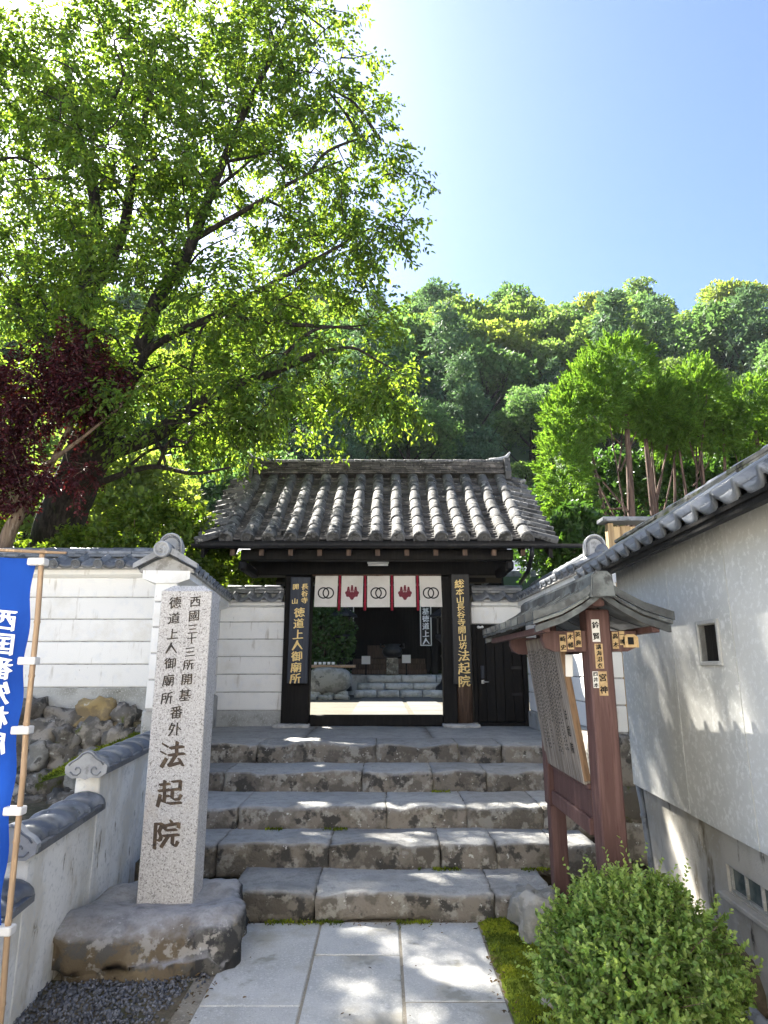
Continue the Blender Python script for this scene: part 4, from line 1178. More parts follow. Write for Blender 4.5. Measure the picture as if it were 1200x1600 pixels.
# ------------------------------------------------------------------ house across the street, unseen behind the viewer, added to bounce sunlight forward
hs = thing('reflector_house', 'added unseen light bouncing, pale plastered two storey house across the lane from the gate', 'reflector_house', (0, -6, 0))
HY = -2.9
MB().box(-5.2, 14, HY - 5, HY, -.05, 6.0, .03).build('wall', 'plaster', hs)
mb = MB(); mb.prism([(HY - 5.4, 5.8), (HY - 5.4, 5.95), (HY - 2.5, 7.6), (HY + .35, 6.15), (HY + .35, 6.0), (HY - 2.5, 7.45)], -5.0, 14.4, frame(Vector((0, 0, 0)), Vector((0, 1, 0)), Vector((1, 0, 0)), Vector((0, 0, 1)))); mb.build('roof', 'tile', hs)
for (x, z, w, h) in ((-3.2, 3.5, 1.5, 1.0), (3.2, 3.5, 1.5, 1.0), (8.2, 3.5, 1.5, 1.0), (7.4, 1.0, 1.6, 1.1)):
    wd = MB().box(x - w / 2, x + w / 2, HY - .02, HY + .04, z, z + h, .02).build('window', 'wood_grey', hs)
    for k in (0, 1): MB().box(x - w / 2 + .06 + k * w / 2, x + k * w / 2 - .06, HY + .025, HY + .05, z + .07, z + h - .07).build('pane', 'glass_block', wd)
MB().box(-.9, .9, HY - .02, HY + .05, -.02, 2.1, .02).build('door', 'wood_grey', hs)

# ------------------------------------------------------------------ roofed signboard
sg = thing('signboard', 'roofed wooden notice board on dark red posts beside the round bush', 'signboard', (1.15, 4.1, 0))
MB().box(1.105, 1.232, 3.53, 3.67, .44, 1.90, .008).build('post', 'wood_red', sg)
MB().box(1.13, 1.22, 3.58, 3.655, -.03, .439, .006).build('leg', 'wood_red', sg)
MB().box(1.065, 1.185, 4.46, 4.57, .72, 1.90, .008).build('post', 'wood_red', sg)
MB().box(1.075, 1.175, 4.47, 4.56, .10, .719, .006).build('leg', 'wood_red', sg)
MB().box(1.085, 1.135, 3.671, 4.459, .73, .815, .006).build('lower_rail', 'wood_red', sg)
MB().box(1.105, 1.125, 3.671, 4.459, .816, .955).build('skirt_board', 'wood_red', sg)
MB().box(1.09, 1.13, 3.671, 4.459, .956, .985, .004).build('upper_rail', 'wood_red', sg)
# notice board leaning out under the roof
lean = Vector((-.13, 0, 1)).normalized()
NF = frame(Vector((1.075, 4.10, .975)), Vector((0, -1, 0)), Vector((1, 0, .13)).normalized(), lean)
nbd = MB().box(-.41, .42, 0, .04, 0, .80, .006).build('notice_board', 'wood_grey', sg, NF)
MB().box(.4205, .432, .002, .038, .02, .78, .003).build('edge_strip', 'wood_edge', nbd, NF)
mb = MB(); rr = random.Random(9)
for c in range(17):             # columns of faded brush writing, too worn to read
    x = -.34 + c * .040
    z = .735 - rr.uniform(0, .02); end = rr.choice((.12, .2, .3, .16))
    if c > 14: end = .45
    while z > end:
        h = rr.uniform(.010, .020)
        for q in range(3):
            w = rr.uniform(.010, .022); dx = rr.uniform(-.004, .004); zz = z - h * q / 3
            mb.add([(x + dx - w / 2, -.0008, zz), (x + dx + w / 2, -.0008, zz + .002), (x + dx + w / 2, -.0008, zz - .003), (x + dx - w / 2, -.0008, zz - .004)], [(0, 1, 2, 3)])
        mb.add([(x - .0015, -.0012, z + .002), (x + .0015, -.0012, z + .002), (x + .0015, -.0012, z - h * .8), (x - .0015, -.0012, z - h * .8)], [(0, 1, 2, 3)])
        z -= h + rr.uniform(.005, .009)
stuff(mb.build('faded_writing', 'ink_black', nbd, NF))
for q_ in (('法', .31, .36, .065), ('起', .315, .27, .065), ('院', .32, .18, .065)): lettering([q_], 'ink_black', 'lettering', nbd, NF @ Matrix.Translation((0, -.001, 0)), brush=.05, wob=.04)
MB().box(-.02, .02, 0, .012, -.06, .06, .003).build('paper_slip', 'sticker_white', sg, frame(Vector((1.03, 3.66, 1.60)), Vector((.9, -.2, .25)).normalized(), Vector((.2, .97, 0)).normalized(), Vector((.35, 0, .94)).normalized()))
# gable beams with rounded ends
def gbeam(y0, y1):
    pts = []
    for s in (1, -1):
        for q in range(6):
            a = math.pi / 2 * q / 5 if s == 1 else math.pi / 2 - math.pi / 2 * q / 5
            pts.append((s * (.205 + .05 * math.sin(math.pi / 2 - a + 0)), -.065 + .065 * (math.sin(a)) - .0))
    pts = [(-.255, .05), (.255, .05), (.262, .0), (.245, -.04), (.20, -.06), (-.20, -.06), (-.245, -.04), (-.262, .0)]
    return MB().prism(pts, y0, y1, Matrix.Translation((1.13, 0, 1.735))).build('gable_beam', 'wood_red', sg)
gbeam(3.575, 3.63); gbeam(4.48, 4.535)
MB().box(1.09, 1.16, 3.38, 5.02, 1.905, 1.955, .006).build('ridge_beam', 'wood_red', sg)
for (xa, za) in ((.845, 1.79), (1.415, 1.79)):
    MB().box(xa - .02, xa + .02, 3.38, 5.02, za - .022, za + .012, .004).build('eave_beam', 'wood_red', sg)
# boarded roof, curved slopes with cover battens
CS = [(0.0, 2.005), (.10, 1.935), (.21, 1.875), (.36, 1.825)]
for side in (-1, 1):
    for i in range(9):
        y0 = 3.34 + i * .19; mb = MB(); vs = []; fs = []
        dz = .006 * (i % 2) - .0
        for (dx, z) in CS:
            x = 1.13 + side * dx
            for y in (y0 + .001, y0 + .188): vs += [(x, y, z + dz), (x, y, z - .016 + dz)]
        for k in range(3):
            a, b = 4 * k, 4 * k + 4
            fs += [(a, a + 2, b + 2, b), (a + 1, b + 1, b + 3, a + 3), (a, b, b + 1, a + 1), (a + 2, a + 3, b + 3, b + 2)]
        fs += [(0, 1, 3, 2), (12, 14, 15, 13)]
        mb.add(vs, fs); mb.build('roof_board', 'copper', sg)
    for i in range(10):
        y0 = 3.335 + i * .19; mb = MB(); vs = []; fs = []
        for (dx, z) in CS:
            x = 1.13 + side * dx * 1.01
            for y in (y0 - .014, y0 + .014): vs += [(x, y, z + .046), (x, y, z + .004)]
        for k in range(3):
            a, b = 4 * k, 4 * k + 4
            fs += [(a, a + 2, b + 2, b), (a + 1, b + 1, b + 3, a + 3), (a, b, b + 1, a + 1), (a + 2, a + 3, b + 3, b + 2)]
        fs += [(0, 1, 3, 2), (12, 14, 15, 13)]
        mb.add(vs, fs); mb.build('cover_batten', 'copper', sg)
    for (y0) in (3.345, 4.995):   # barge boards
        mb = MB(); vs = []; fs = []
        for (dx, z) in CS:
            x = 1.13 + side * dx * .97
            for y in (y0, y0 + .03): vs += [(x, y, z - .024), (x, y, z - .058)]
        for k in range(3):
            a, b = 4 * k, 4 * k + 4
            fs += [(a, a + 2, b + 2, b), (a + 1, b + 1, b + 3, a + 3), (a, b, b + 1, a + 1), (a + 2, a + 3, b + 3, b + 2)]
        fs += [(0, 1, 3, 2), (12, 14, 15, 13)]
        mb.add(vs, fs); mb.build('barge_board', 'copper', sg)
MB().prism([(-.065, -.06), (.065, -.06), (.055, .05), (.03, .075), (-.03, .075), (-.055, .05)], 3.31, 5.06, Matrix.Translation((1.13, 0, 2.005))).build('ridge_cap', 'copper', sg)
MB().prism([(-.058, -.055), (.058, -.055), (.05, .045), (.028, .07), (-.028, .07), (-.05, .045)], 3.298, 3.309, Matrix.Translation((1.13, 0, 2.005))).build('ridge_end', 'copper', sg)
# paper votive slips pasted on post and beam
def slip(cx, z0, z1, w, text, y, m='sticker', sub=None):
    o = MB().box(cx - w / 2, cx + w / 2, y - .0015, y, z0, z1).build('votive_slip', m, sg)
    n = len(text); h = (z1 - z0) / n * .95
    for i, c in enumerate(text): lettering([(c, cx, z1 - (i + .5) * (z1 - z0) / n, min(h * .95, w * .92))], 'ink_black', 'lettering', o, Matrix.Translation((0, y - .0022, 0)), brush=.09, wob=.01)
slip(1.150, 1.725, 1.845, .042, '鈴賢', 3.53, 'sticker_white')
slip(1.158, 1.585, 1.715, .044, '講海沼衣', 3.53)
slip(1.168, 1.445, 1.570, .046, '宮神', 3.53)
slip(1.130, 1.485, 1.570, .030, '四井本', 3.53, 'sticker_white')
for i, (x, t) in enumerate(((.98, '崎史'), (1.022, '木幡'), (1.064, '英典'))): slip(x, 1.675 + .012 * i, 1.765 + .012 * i, .034, t, 3.575)
slip(1.268, 1.69, 1.78, .034, '高木', 3.575); slip(1.305, 1.71, 1.785, .028, '一郎', 3.575)
tp = MB().prism([(-.042, -.035), (.042, -.035), (.042, .02), (.02, .036), (-.02, .036), (-.042, .02)], 3.5735, 3.575, Matrix.Translation((1.352, 0, 1.732))).build('votive_slip', 'sticker', sg)
MB().box(1.336, 1.368, 3.5725, 3.5733, 1.712, 1.752).build('slip_seal', 'ink_black', tp)

# ------------------------------------------------------------------ stones and bush at the lower right
for i, (x, y, sx, sy, sz, m, lb) in enumerate((
        (.93, 4.36, .26, .30, .30, 'rock_pale', 'upright grey stone at the foot of the stairs by the signboard'),
        (1.06, 4.22, .15, .16, .22, 'rock_pale', 'small pale rounded stone leaning on the upright grey stone'),
        (1.02, 4.08, .20, .22, .12, 'rock', 'low dark stone beneath the small pale stone'),
        (.87, 3.55, .12, .22, .12, 'rock_pale', 'pale edging stone between moss and round bush'),
        (.90, 3.25, .13, .28, .09, 'rock_pale', 'edging stone under the front of the round bush'))):
    o = boulder_mb(sx * 1.1, sy * 1.1, sz * 1.05, i + 40, .26, 26, 16, .7, 2.8).build('stone', m, None, Matrix.Translation((x, y, -.03)) @ Matrix.Rotation(i * .7, 4, 'Z'))
    tag(o, lb, 'stone')
boulder_mb(1.2, .9, .3, 77, .1, 18, 8, .6).build('planting_mound', 'earth', None, Matrix.Translation((1.55, 4.0, -.12)))
setting(bpy.data.objects['planting_mound'])

def bush(name, label, c, r, n_tw, per, ll, lw_, m, sq=(1, 1, 1), group=None, core=.72, cat='bush', tipup=.5, twig=True, new=None, lumps=.13):
    t = thing(name, label, cat, (c[0], c[1], max(0, c[2] - r * sq[2])), group)
    d = rnd_dirs(n_tw); d[:, 2] = np.where(d[:, 2] < -.75, -d[:, 2], d[:, 2])
    lump = np.array([1 + lumps * noise.noise(Vector(v) * 2.3) + .08 * noise.noise(Vector(v) * 6) for v in d])
    rad = (core + (1 - core) * RNG.random(n_tw) ** .55) * lump
    out = RNG.random(n_tw) < .06
    rad[out] = np.maximum(rad[out], .95) * RNG.uniform(1.03, 1.2, out.sum())
    base = np.array(c) + d * rad[:, None] * r * np.array(sq) * .86
    ax = unit(d + np.array([0, 0, tipup]) + .55 * RNG.normal(size=d.shape))
    C, D, Nn = [], [], []
    tl = r * .22
    for k in range(per):
        f = (k + .5) / per
        p = base + ax * (f * tl)[..., None] if False else base + ax * (f * tl)
        side = unit(np.cross(ax, rnd_dirs(n_tw)))
        C.append(p); D.append(unit(side * .9 + ax * .8)); Nn.append(unit(ax + .5 * rnd_dirs(n_tw)))
    C, D, Nn = np.concatenate(C), np.concatenate(D), np.concatenate(Nn)
    k = len(C)
    me = leaf_mesh('foliage', C, D, Nn, ll * RNG.uniform(.7, 1.2, k), lw_ * RNG.uniform(.8, 1.2, k), m)
    stuff(link('foliage', me, t))
    if new:                     # pale new shoots standing out of the outline
        q = np.where(rad > np.quantile(rad, .70))[0]; q = q[RNG.random(len(q)) < .75]
        C2, D2, N2 = [], [], []
        ax2 = unit(ax[q] + np.array([0, 0, .35]))
        ln2 = r * RNG.uniform(.06, .22, len(q))[:, None] * np.where(RNG.random(len(q)) < .08, 2.2, 1)[:, None]
        for k in range(9):
            f = (k + .5) / 9
            side = unit(np.cross(ax2, rnd_dirs(len(q))))
            C2.append(base[q] + ax[q] * tl * .6 + ax2 * ln2 * f); D2.append(unit(side * .8 + ax2 * .9)); N2.append(unit(ax2 + .5 * rnd_dirs(len(q))))
        C2, D2, N2 = np.concatenate(C2), np.concatenate(D2), np.concatenate(N2)
        stuff(link('new_shoots', leaf_mesh('new_shoots', C2, D2, N2, ll * RNG.uniform(.55, .95, len(C2)), lw_ * .9, new), t))
    mb = MB()
    for i in range(0, n_tw, 6 if twig else 40):
        b = base[i]; e = b + ax[i] * tl
        s0 = np.array(c) + (b - np.array(c)) * .1 - np.array([0, 0, r * .25])
        mb.tube([s0, (s0 + b) / 2 + rnd_dirs(1)[0] * r * .05, b, e], [r * .012, r * .009, r * .006, r * .003], 4, caps=False)
    for k in range(5):
        a = k * 1.26; mb.tube([(c[0] + .05 * math.cos(a), c[1] + .05 * math.sin(a), c[2] - r * sq[2]), (c[0] + .1 * r * math.cos(a), c[1] + .1 * r * math.sin(a), c[2] - r * .25)], [r * .035, r * .02], 6)
    mb.build('stems', 'bark_pale', t)
    return t
bush('round_bush', 'round light green small leaved bush in front of the signboard', (1.06, 3.04, .345), .38, 3500, 9, .027, .0145, 'leaf_box', (1.04, .98, .86), core=.5, tipup=.45, new='leaf_box_new', lumps=.24)

# ------------------------------------------------------------------ courtyard beyond the gate
cs = thing('courtyard_steps', 'low stone steps in front of the dark hall seen through the gate', 'stairs', (.4, 17, .83))
for (yf, yb, z0, z1, x0, x1, cuts) in ((16.5, 17.1, .82, 1.0, -.75, 2.1, 5), (16.95, 17.6, 1.0, 1.16, -.7, 2.2, 4), (17.4, 18.0, 1.16, 1.36, -.45, 2.3, 3)):
    for k in range(cuts):
        a, b = x0 + (x1 - x0) * k / cuts, x0 + (x1 - x0) * (k + 1) / cuts
        rough_block(b - a - .01, yb - yf, z1 - z0, k + yf, .01, .12, .02).build('step_stone', 'stone_white', cs, Matrix.Translation(((a + b) / 2, (yf + yb) / 2, z0)))
pth = setting(link('courtyard_path', None, None, Matrix.Translation((.5, 13, .83))))
for k in range(5):
    for (x0, x1) in ((-.55, .42), (.48, 1.15)):
        a = 10.0 + k * 1.28 + (.4 if x0 > 0 else 0)
        MB().box(x0 + .01, x1 - .01, a, a + 1.26, .80, .845, .008).build('path_slab', 'court_slab', pth)
ed = setting(link('courtyard_edging', None, None, Matrix.Translation((-1.3, 15, .83))))
for k in range(5): rough_block(.36, .22, .12, 90 + k, .03, .06, .03).build('edging_stone', 'rock_pale', ed, Matrix.Translation((-2.5 + k * .38, 15.35 + .04 * k, .82)))
bs = thing('stone_basin', 'rounded stone water basin under a dark shrub beyond the gate', 'water basin', (-1.3, 15.9, .83))
boulder_mb(1.02, .8, .66, 12, .09, 24, 14, .7).build('bowl', 'rock_pale', bs, Matrix.Translation((-1.30, 15.9, .93)))
for k, x in enumerate((-1.62, -1.28, -.98)): boulder_mb(.3, .3, .22, 20 + k, .15, 12, 8).build('support_stone', 'rock_pale', bs, Matrix.Translation((x, 15.75, .80)))
mb = MB(); mb.tube([(-1.9, 15.72, 1.585), (-.68, 15.72, 1.585)], .036, 10); mb.build('bamboo_rail', 'bamboo', bs)
for k in range(5):
    x = -1.63 + k * .105
    o = thing('ladle', 'wooden water ladle lying on the bamboo rail of the basin', 'ladle', (x, 15.7, 1.62), 'ladles on the stone basin')
    mb = MB(); mb.lathe([(.034, 0), (.036, .06), (.030, .06), (.028, .012)], 10, Matrix.Translation((x, 15.66, 1.625))); mb.build('cup', 'lamp_white', o)
    mb = MB(); mb.tube([(x, 15.66, 1.66), (x + .02, 16.1, 1.67)], .008, 6); mb.build('handle', 'bamboo', o)
bush('dark_shrub', 'dense dark green shrub behind the stone basin', (-1.55, 16.9, 2.25), .80, 1500, 8, .085, .045, 'leaf_dark', (1, .8, 1.3), twig=False)

hall = thing('temple_hall', 'dark open fronted wooden temple hall beyond the gate', 'temple hall', (0, 19, .83))
MB().box(-3.6, 3.6, 18.0, 23, .82, 1.35, .01).build('platform', 'stone_white', hall)
MB().box(-3.6, 3.6, 21.5, 21.7, 1.36, 4.2).build('back_wall', 'wood_black', hall)
for x in (-3.5, 3.4): MB().box(x, x + .1, 18.7, 21.5, 1.36, 4.2).build('side_wall', 'wood_black', hall)
for x in (-2.6, -1.05, 1.42, 2.7): MB().box(x - .09, x + .09, 18.3, 18.48, 1.36, 4.0, .01).build('column', 'wood_black', hall)
MB().box(-3.6, 3.6, 18.28, 18.5, 3.35, 3.75).build('head_beam', 'wood_black', hall)
for k in range(8):
    MB().box(.55 + k * .1, .645 + k * .1, 19.2, 19.23, 1.36, 3.34).build('lattice_board', 'wood_black', hall)
for k in range(3): MB().box(-.9, 1.2, 18.5 + .3 * k, 18.8 + .3 * k, 1.36, 1.50 + .15 * k, .01).build('wooden_step', 'wood_brown', hall)
MB().box(-.5, .1, 19.9, 20.4, 1.82, 2.2, .01).build('altar_table', 'wood_brown', hall)
mb = MB(); mb.prism([(16.9, 3.9), (20.2, 6.0), (23.5, 3.9), (23.5, 4.05), (20.2, 6.2), (16.9, 4.05)], -4.2, 4.2, frame(Vector((0, 0, 0)), Vector((0, 1, 0)), Vector((1, 0, 0)), Vector((0, 0, 1)))); mb.build('roof', 'tile', hall)
def hang_sign(x, y, z0, z1, text, lb):
    o = thing('hanging_sign', lb, 'sign', (x, y, z0))
    MB().box(x - .13, x + .13, y, y + .03, z0, z1, .004).build('board', 'board_black', o)
    MB().box(x - .155, x - .131, y - .012, y + .03, z0, z1).box(x + .131, x + .155, y - .012, y + .03, z0, z1).box(x - .155, x + .155, y - .012, y + .03, z0 - .025, z0 - .001).build('frame', 'lamp_white', o)
    n = len(text)
    lettering([(c, x, z1 - (i + .5) * (z1 - z0) / n, .19) for i, c in enumerate(text)], 'print_white', 'lettering', o, Matrix.Translation((0, y - .004, 0)), brush=.08)
hang_sign(1.14, 17.7, 2.15, 3.35, '法起菩薩王稲荷上人'[3:9] if False else '開基徳道上人', 'black framed sign with white characters hanging at the right of the hall')
hang_sign(-.98, 17.7, 2.75, 3.55, '徳道上人', 'black framed sign with white characters hanging beside the left lantern')
ib = thing('incense_burner', 'round black incense burner on a pedestal before the hall', 'incense burner', (.2, 17.2, 1.16))
mb = MB(); mb.lathe([(.10, 1.80), (.22, 1.84), (.27, 1.95), (.25, 2.05), (.18, 2.10), (.23, 2.16), (.20, 2.165), (.15, 2.1)], 20, Matrix.Translation((.22, 17.55, 0)))
for s in (-1, 1): mb.tube([(.22 + s * .22, 17.55, 2.05), (.22 + s * .32, 17.55, 2.08), (.22 + s * .30, 17.55, 2.18)], .022, 6)
mb.build('pot', 'iron', ib)
MB().box(.06, .38, 17.42, 17.70, 1.355, 1.80, .02).build('pedestal', 'stone_step', ib)
for s, x, lb in ((-1, -1.12, 'left'), (1, 1.62, 'right')):
    o = thing('bronze_lantern', 'tall black bronze lantern %s of the hall steps' % ('to the left' if s < 0 else 'to the right'), 'lantern', (x, 16.85, 1.0))
    z0 = .98
    mb = MB(); mb.lathe([(.32, z0), (.30, z0 + .10), (.20, z0 + .18), (.15, z0 + .30), (.13, z0 + .8), (.17, z0 + .86), (.13, z0 + .92), (.15, z0 + 1.2), (.30, z0 + 1.32), (.30, z0 + 1.40)], 12, Matrix.Translation((x, 16.85, 0))); mb.build('stand', 'iron', o)
    mb = MB()
    for k in range(6):
        a = k * math.pi / 3; mb.box(-.02, .02, -.02, .02, z0 + 1.40, z0 + 1.85, 0, Matrix.Translation((x + .22 * math.cos(a), 16.85 + .22 * math.sin(a), 0)))
    mb.build('fire_box', 'iron', o)
    mb = MB(); mb.lathe([(.44, z0 + 1.85), (.42, z0 + 1.90), (.2, z0 + 2.05), (.06, z0 + 2.15), (.09, z0 + 2.25), (.03, z0 + 2.42)], 6, Matrix.Translation((x, 16.85, 0)), False); mb.build('canopy', 'iron', o)
    mb = MB(); mb.lathe([(.02, z0 + 1.43), (.07, z0 + 1.5), (.055, z0 + 1.6), (.01, z0 + 1.78)], 8, Matrix.Translation((x, 16.85, 0))); mb.build('flame_ornament', 'gold', o)
for k, (x, z) in enumerate(((-.50, 1.75), (.62, 1.78))):
    o = MB().box(x - .12, x + .12, 18.2, 18.22, z - .11, z + .11).build('notice_card', 'sticker_white'); tag(o, 'small white notice card %s the incense burner' % ('left of' if k == 0 else 'right of'), 'card')
    MB().box(x - .02, x + .02, 18.222, 18.25, 1.352, z - .05).build('stake', 'wood_black', o)

# wooden fence panel and low tile roof beyond the right wall
wf = thing('wooden_fence', 'yellowish board fence with a grey cap beyond the right wall', 'fence', (3.4, 8.6, .8))
for k in range(9): MB().box(3.12 + k * .13, 3.245 + k * .13, 8.6, 8.63, .8, 3.46 + .01 * (k % 2), .004).build('board', 'wood_pale', wf)
MB().box(3.06, 3.14, 8.56, 8.68, .8, 3.50, .006).build('post', 'wood_pale', wf)
MB().box(2.98, 4.4, 8.48, 8.76, 3.515, 3.575, .01).build('cap', 'tile', wf)
sr = thing('shed_roof', 'low sunlit grey roof behind the right wall', 'roof', (2.9, 8.2, .8))
mb = MB(); mb.prism([(2.26, 2.56), (2.26, 2.62), (4.0, 3.05), (4.0, 2.99)], 7.2, 9.2); mb.build('slope', 'tile_light', sr)
MB().box(2.3, 2.4, 7.3, 9.1, .8, 2.56).build('wall', 'plaster', sr)

# ------------------------------------------------------------------ trees
def smooth_path(pts, k=4):
    P = [Vector(p) for p in pts]; out = []
    for i in range(len(P) - 1):
        p0, p1, p2, p3 = P[max(0, i - 1)], P[i], P[i + 1], P[min(len(P) - 1, i + 2)]
        for q in range(k):
            t = q / k
            out.append(.5 * ((2 * p1) + (p2 - p0) * t + (2 * p0 - 5 * p1 + 4 * p2 - p3) * t * t + (3 * p1 - p0 - 3 * p2 + p3) * t ** 3))
    out.append(P[-1]); return out

def grow(t, limbs, ells, n_tg, per, ll, lw_, leaf_m, bark_m, spread=.36, droop=.25, trunk_n=12, min_z=None, leafname='crown', shell=.0, keep=None, boughs=0, gap=-.02):
    """limbs: (points, r0, r1); crown: targets inside ellipsoids, each joined by a twig and carrying leaves"""
    nodes = []
    wood = MB(); first = True
    for (pts, r0, r1) in limbs:
        sp = smooth_path(pts, 5); n = len(sp)
        rad = [(r0 + (r1 - r0) * (i / (n - 1)) ** .8) * (1 + .10 * noise.noise(sp[i] * 3)) for i in range(n)]
        mb = MB(); mb.tube(sp, rad, trunk_n if first else 8)
        mb.build('trunk' if first else 'limb', bark_m, t); first = False
        for i, p in enumerate(sp[3:]): nodes.append((p, rad[i + 3]))
    NP = np.array([tuple(p) for p, r in nodes])
    vol = np.array([e[1][0] * e[1][1] * e[1][2] * (e[2] if len(e) > 2 else 1) for e in ells]); pick = RNG.choice(len(ells), n_tg, p=vol / vol.sum())
    C0 = np.array([e[0] for e in ells])[pick]; R0 = np.array([e[1] for e in ells])[pick]
    rr = (shell + (1 - shell) * RNG.random(n_tg)) ** (1 / 2.4)
    T = C0 + rnd_dirs(n_tg) * rr[:, None] * R0
    if min_z is not None: T = T[T[:, 2] > min_z]
    # leave openings through the crown
    keepm = np.array([noise.noise(Vector(p) * 1.25 + Vector((3, 1, 7))) > gap for p in T]); T = T[keepm]
    if keep is not None: T = T[np.array([keep(*p) for p in T])]
    for bi in range(boughs):        # secondary boughs fanning out from the limbs
        p = T[RNG.integers(len(T))]
        d = np.linalg.norm(NP - p, axis=1)
        cand = np.where(d > 1.2)[0]
        if not len(cand): continue
        q = NP[cand[np.argmin(d[cand] + .8 * np.maximum(0, NP[cand][:, 2] - p[2] + .3))]]
        L = np.linalg.norm(p - q)
        pp = smooth_path([q, q * .65 + p * .35 + RNG.normal(size=3) * L * .06 + np.array([0, 0, L * .10]), q * .3 + p * .7 + RNG.normal(size=3) * L * .07 + np.array([0, 0, L * .08]), p], 4)
        r = .014 + .012 * L
        mb = MB(); mb.tube(pp, [r * (1 - .8 * i / (len(pp) - 1)) for i in range(len(pp))], 6); mb.build('bough', bark_m, t)
        NP = np.concatenate([NP, np.array([tuple(v) for v in pp[3:]])])
    tw = MB(); LC, LD, LN = [], [], []
    allN = NP.copy(); order = np.argsort(np.min(np.linalg.norm(T[:, None] - NP[None], axis=2), axis=1))
    allN = list(map(tuple, NP))
    arr = np.array(allN)
    for ti, i in enumerate(order):
        p = T[i]
        d = np.linalg.norm(arr - p, axis=1) + .35 * np.maximum(0, arr[:, 2] - p[2])
        q = arr[np.argmin(d)]
        L = np.linalg.norm(p - q)
        mid = (p + q) / 2 + RNG.normal(size=3) * L * .07 + np.array([0, 0, L * .09])
        r = .006 + .011 * min(1.5, L)
        tw.tube([q, q * .3 + mid * .7, mid * .35 + p * .65, p], [r, r * .75, r * .5, .0035], 4, caps=False)
        arr = np.concatenate([arr, [mid], [p]]) if ti % 2 == 0 else np.concatenate([arr, [mid]])
        ax = unit((p - q)[None])[0]
        # leaves along a few drooping sprays
        ns = 3
        for s_ in range(ns):
            sd_ = unit((ax + .8 * rnd_dirs(1)[0] + np.array([0, 0, -droop]))[None])[0]
            m_ = per // ns; f = (np.arange(m_) + .5) / m_
            base = p - ax * L * .1 * RNG.random()
            c = base + sd_ * (f * spread)[:, None] + np.array([0, 0, -1]) * (droop * .5 * spread * f ** 2)[:, None] + RNG.normal(size=(m_, 3)) * spread * .10
            side = unit(np.cross(sd_, np.array([0, 0, 1.0]))[None])[0] * np.where(np.arange(m_) % 2 == 0, 1, -1)[:, None]
            dd = side * .8 + sd_ * .6 + np.array([0, 0, -.45]) + .3 * RNG.normal(size=(m_, 3))
            LC.append(c); LD.append(dd); LN.append(np.array([0, 0, 1.0]) + .45 * RNG.normal(size=(m_, 3)))
    LC, LD, LN = np.concatenate(LC), np.concatenate(LD), np.concatenate(LN)
    k = len(LC)
    me = leaf_mesh(leafname, LC, LD, LN, ll * RNG.uniform(.5, 1.3, k), lw_ * RNG.uniform(.8, 1.2, k), leaf_m)
    stuff(link(leafname, me, t))
    stuff(tw.build('twigs', bark_m, t))

ch = thing('cherry_tree', 'huge spreading green tree with a dark leaning trunk behind the left wall', 'tree', (-5.1, 9.7, 1.2))
LIMBS = [
    ([(-5.15, 9.75, .9), (-5.05, 9.65, 2.2), (-5.01, 9.6, 3.3), (-4.88, 9.5, 3.88), (-4.57, 9.3, 4.53), (-4.30, 9.1, 5.15), (-4.25, 9.0, 5.72)], .43, .28),
    ([(-4.55, 9.3, 4.35), (-4.22, 9.2, 4.70), (-3.43, 9, 4.94), (-2.82, 8.8, 5.26), (-2.29, 8.5, 5.43), (-1.6, 8.2, 5.55), (-.8, 8.0, 5.8)], .20, .04),
    ([(-4.25, 9.05, 5.3), (-3.97, 9.0, 5.65), (-3.78, 9, 6.18), (-3.49, 8.8, 7.05), (-3.03, 8.6, 7.69), (-2.62, 8.3, 8.58), (-2.13, 8, 9.68), (-1.6, 7.8, 10.8)], .20, .03),
    ([(-4.25, 9.0, 5.5), (-4.55, 9.1, 6.3), (-4.84, 9.2, 6.95), (-4.82, 9.2, 7.64), (-4.69, 9, 8.8), (-4.96, 8.6, 10.04), (-5.16, 8.3, 11.23)], .26, .04),
    ([(-4.3, 9.0, 5.6), (-4.9, 9.1, 6.35), (-5.48, 9.2, 6.73), (-5.84, 9.2, 7.18), (-6.45, 9, 7.97), (-7.0, 8.8, 9)], .17, .04),
    ([(-3.98, 9.0, 5.5), (-3.74, 8.9, 5.8), (-3.48, 8.7, 6.19), (-2.4, 8.3, 6.53), (-1.51, 7.9, 6.79), (-0.69, 7.6, 7.08), (-.2, 7.4, 7.25)], .10, .012),
    ([(-4.5, 9.3, 4.2), (-3.44, 8.9, 4.41), (-2.66, 8.5, 4.19), (-2.01, 8, 4.12)], .06, .015),
    ([(-4.82, 9.2, 7.3), (-4.2, 8.9, 8.2), (-3.9, 8.5, 9.4), (-3.6, 8.2, 10.8)], .12, .03),
    ([(-2.9, 8.5, 7.9), (-1.9, 8.1, 8.2), (-1.2, 7.8, 8.4), (-.6, 7.7, 8.6)], .05, .01),
    ([(-2.4, 8.3, 6.53), (-1.4, 8.0, 6.2), (-.8, 7.9, 6.1), (-.3, 7.8, 6.0)], .05, .01),
]
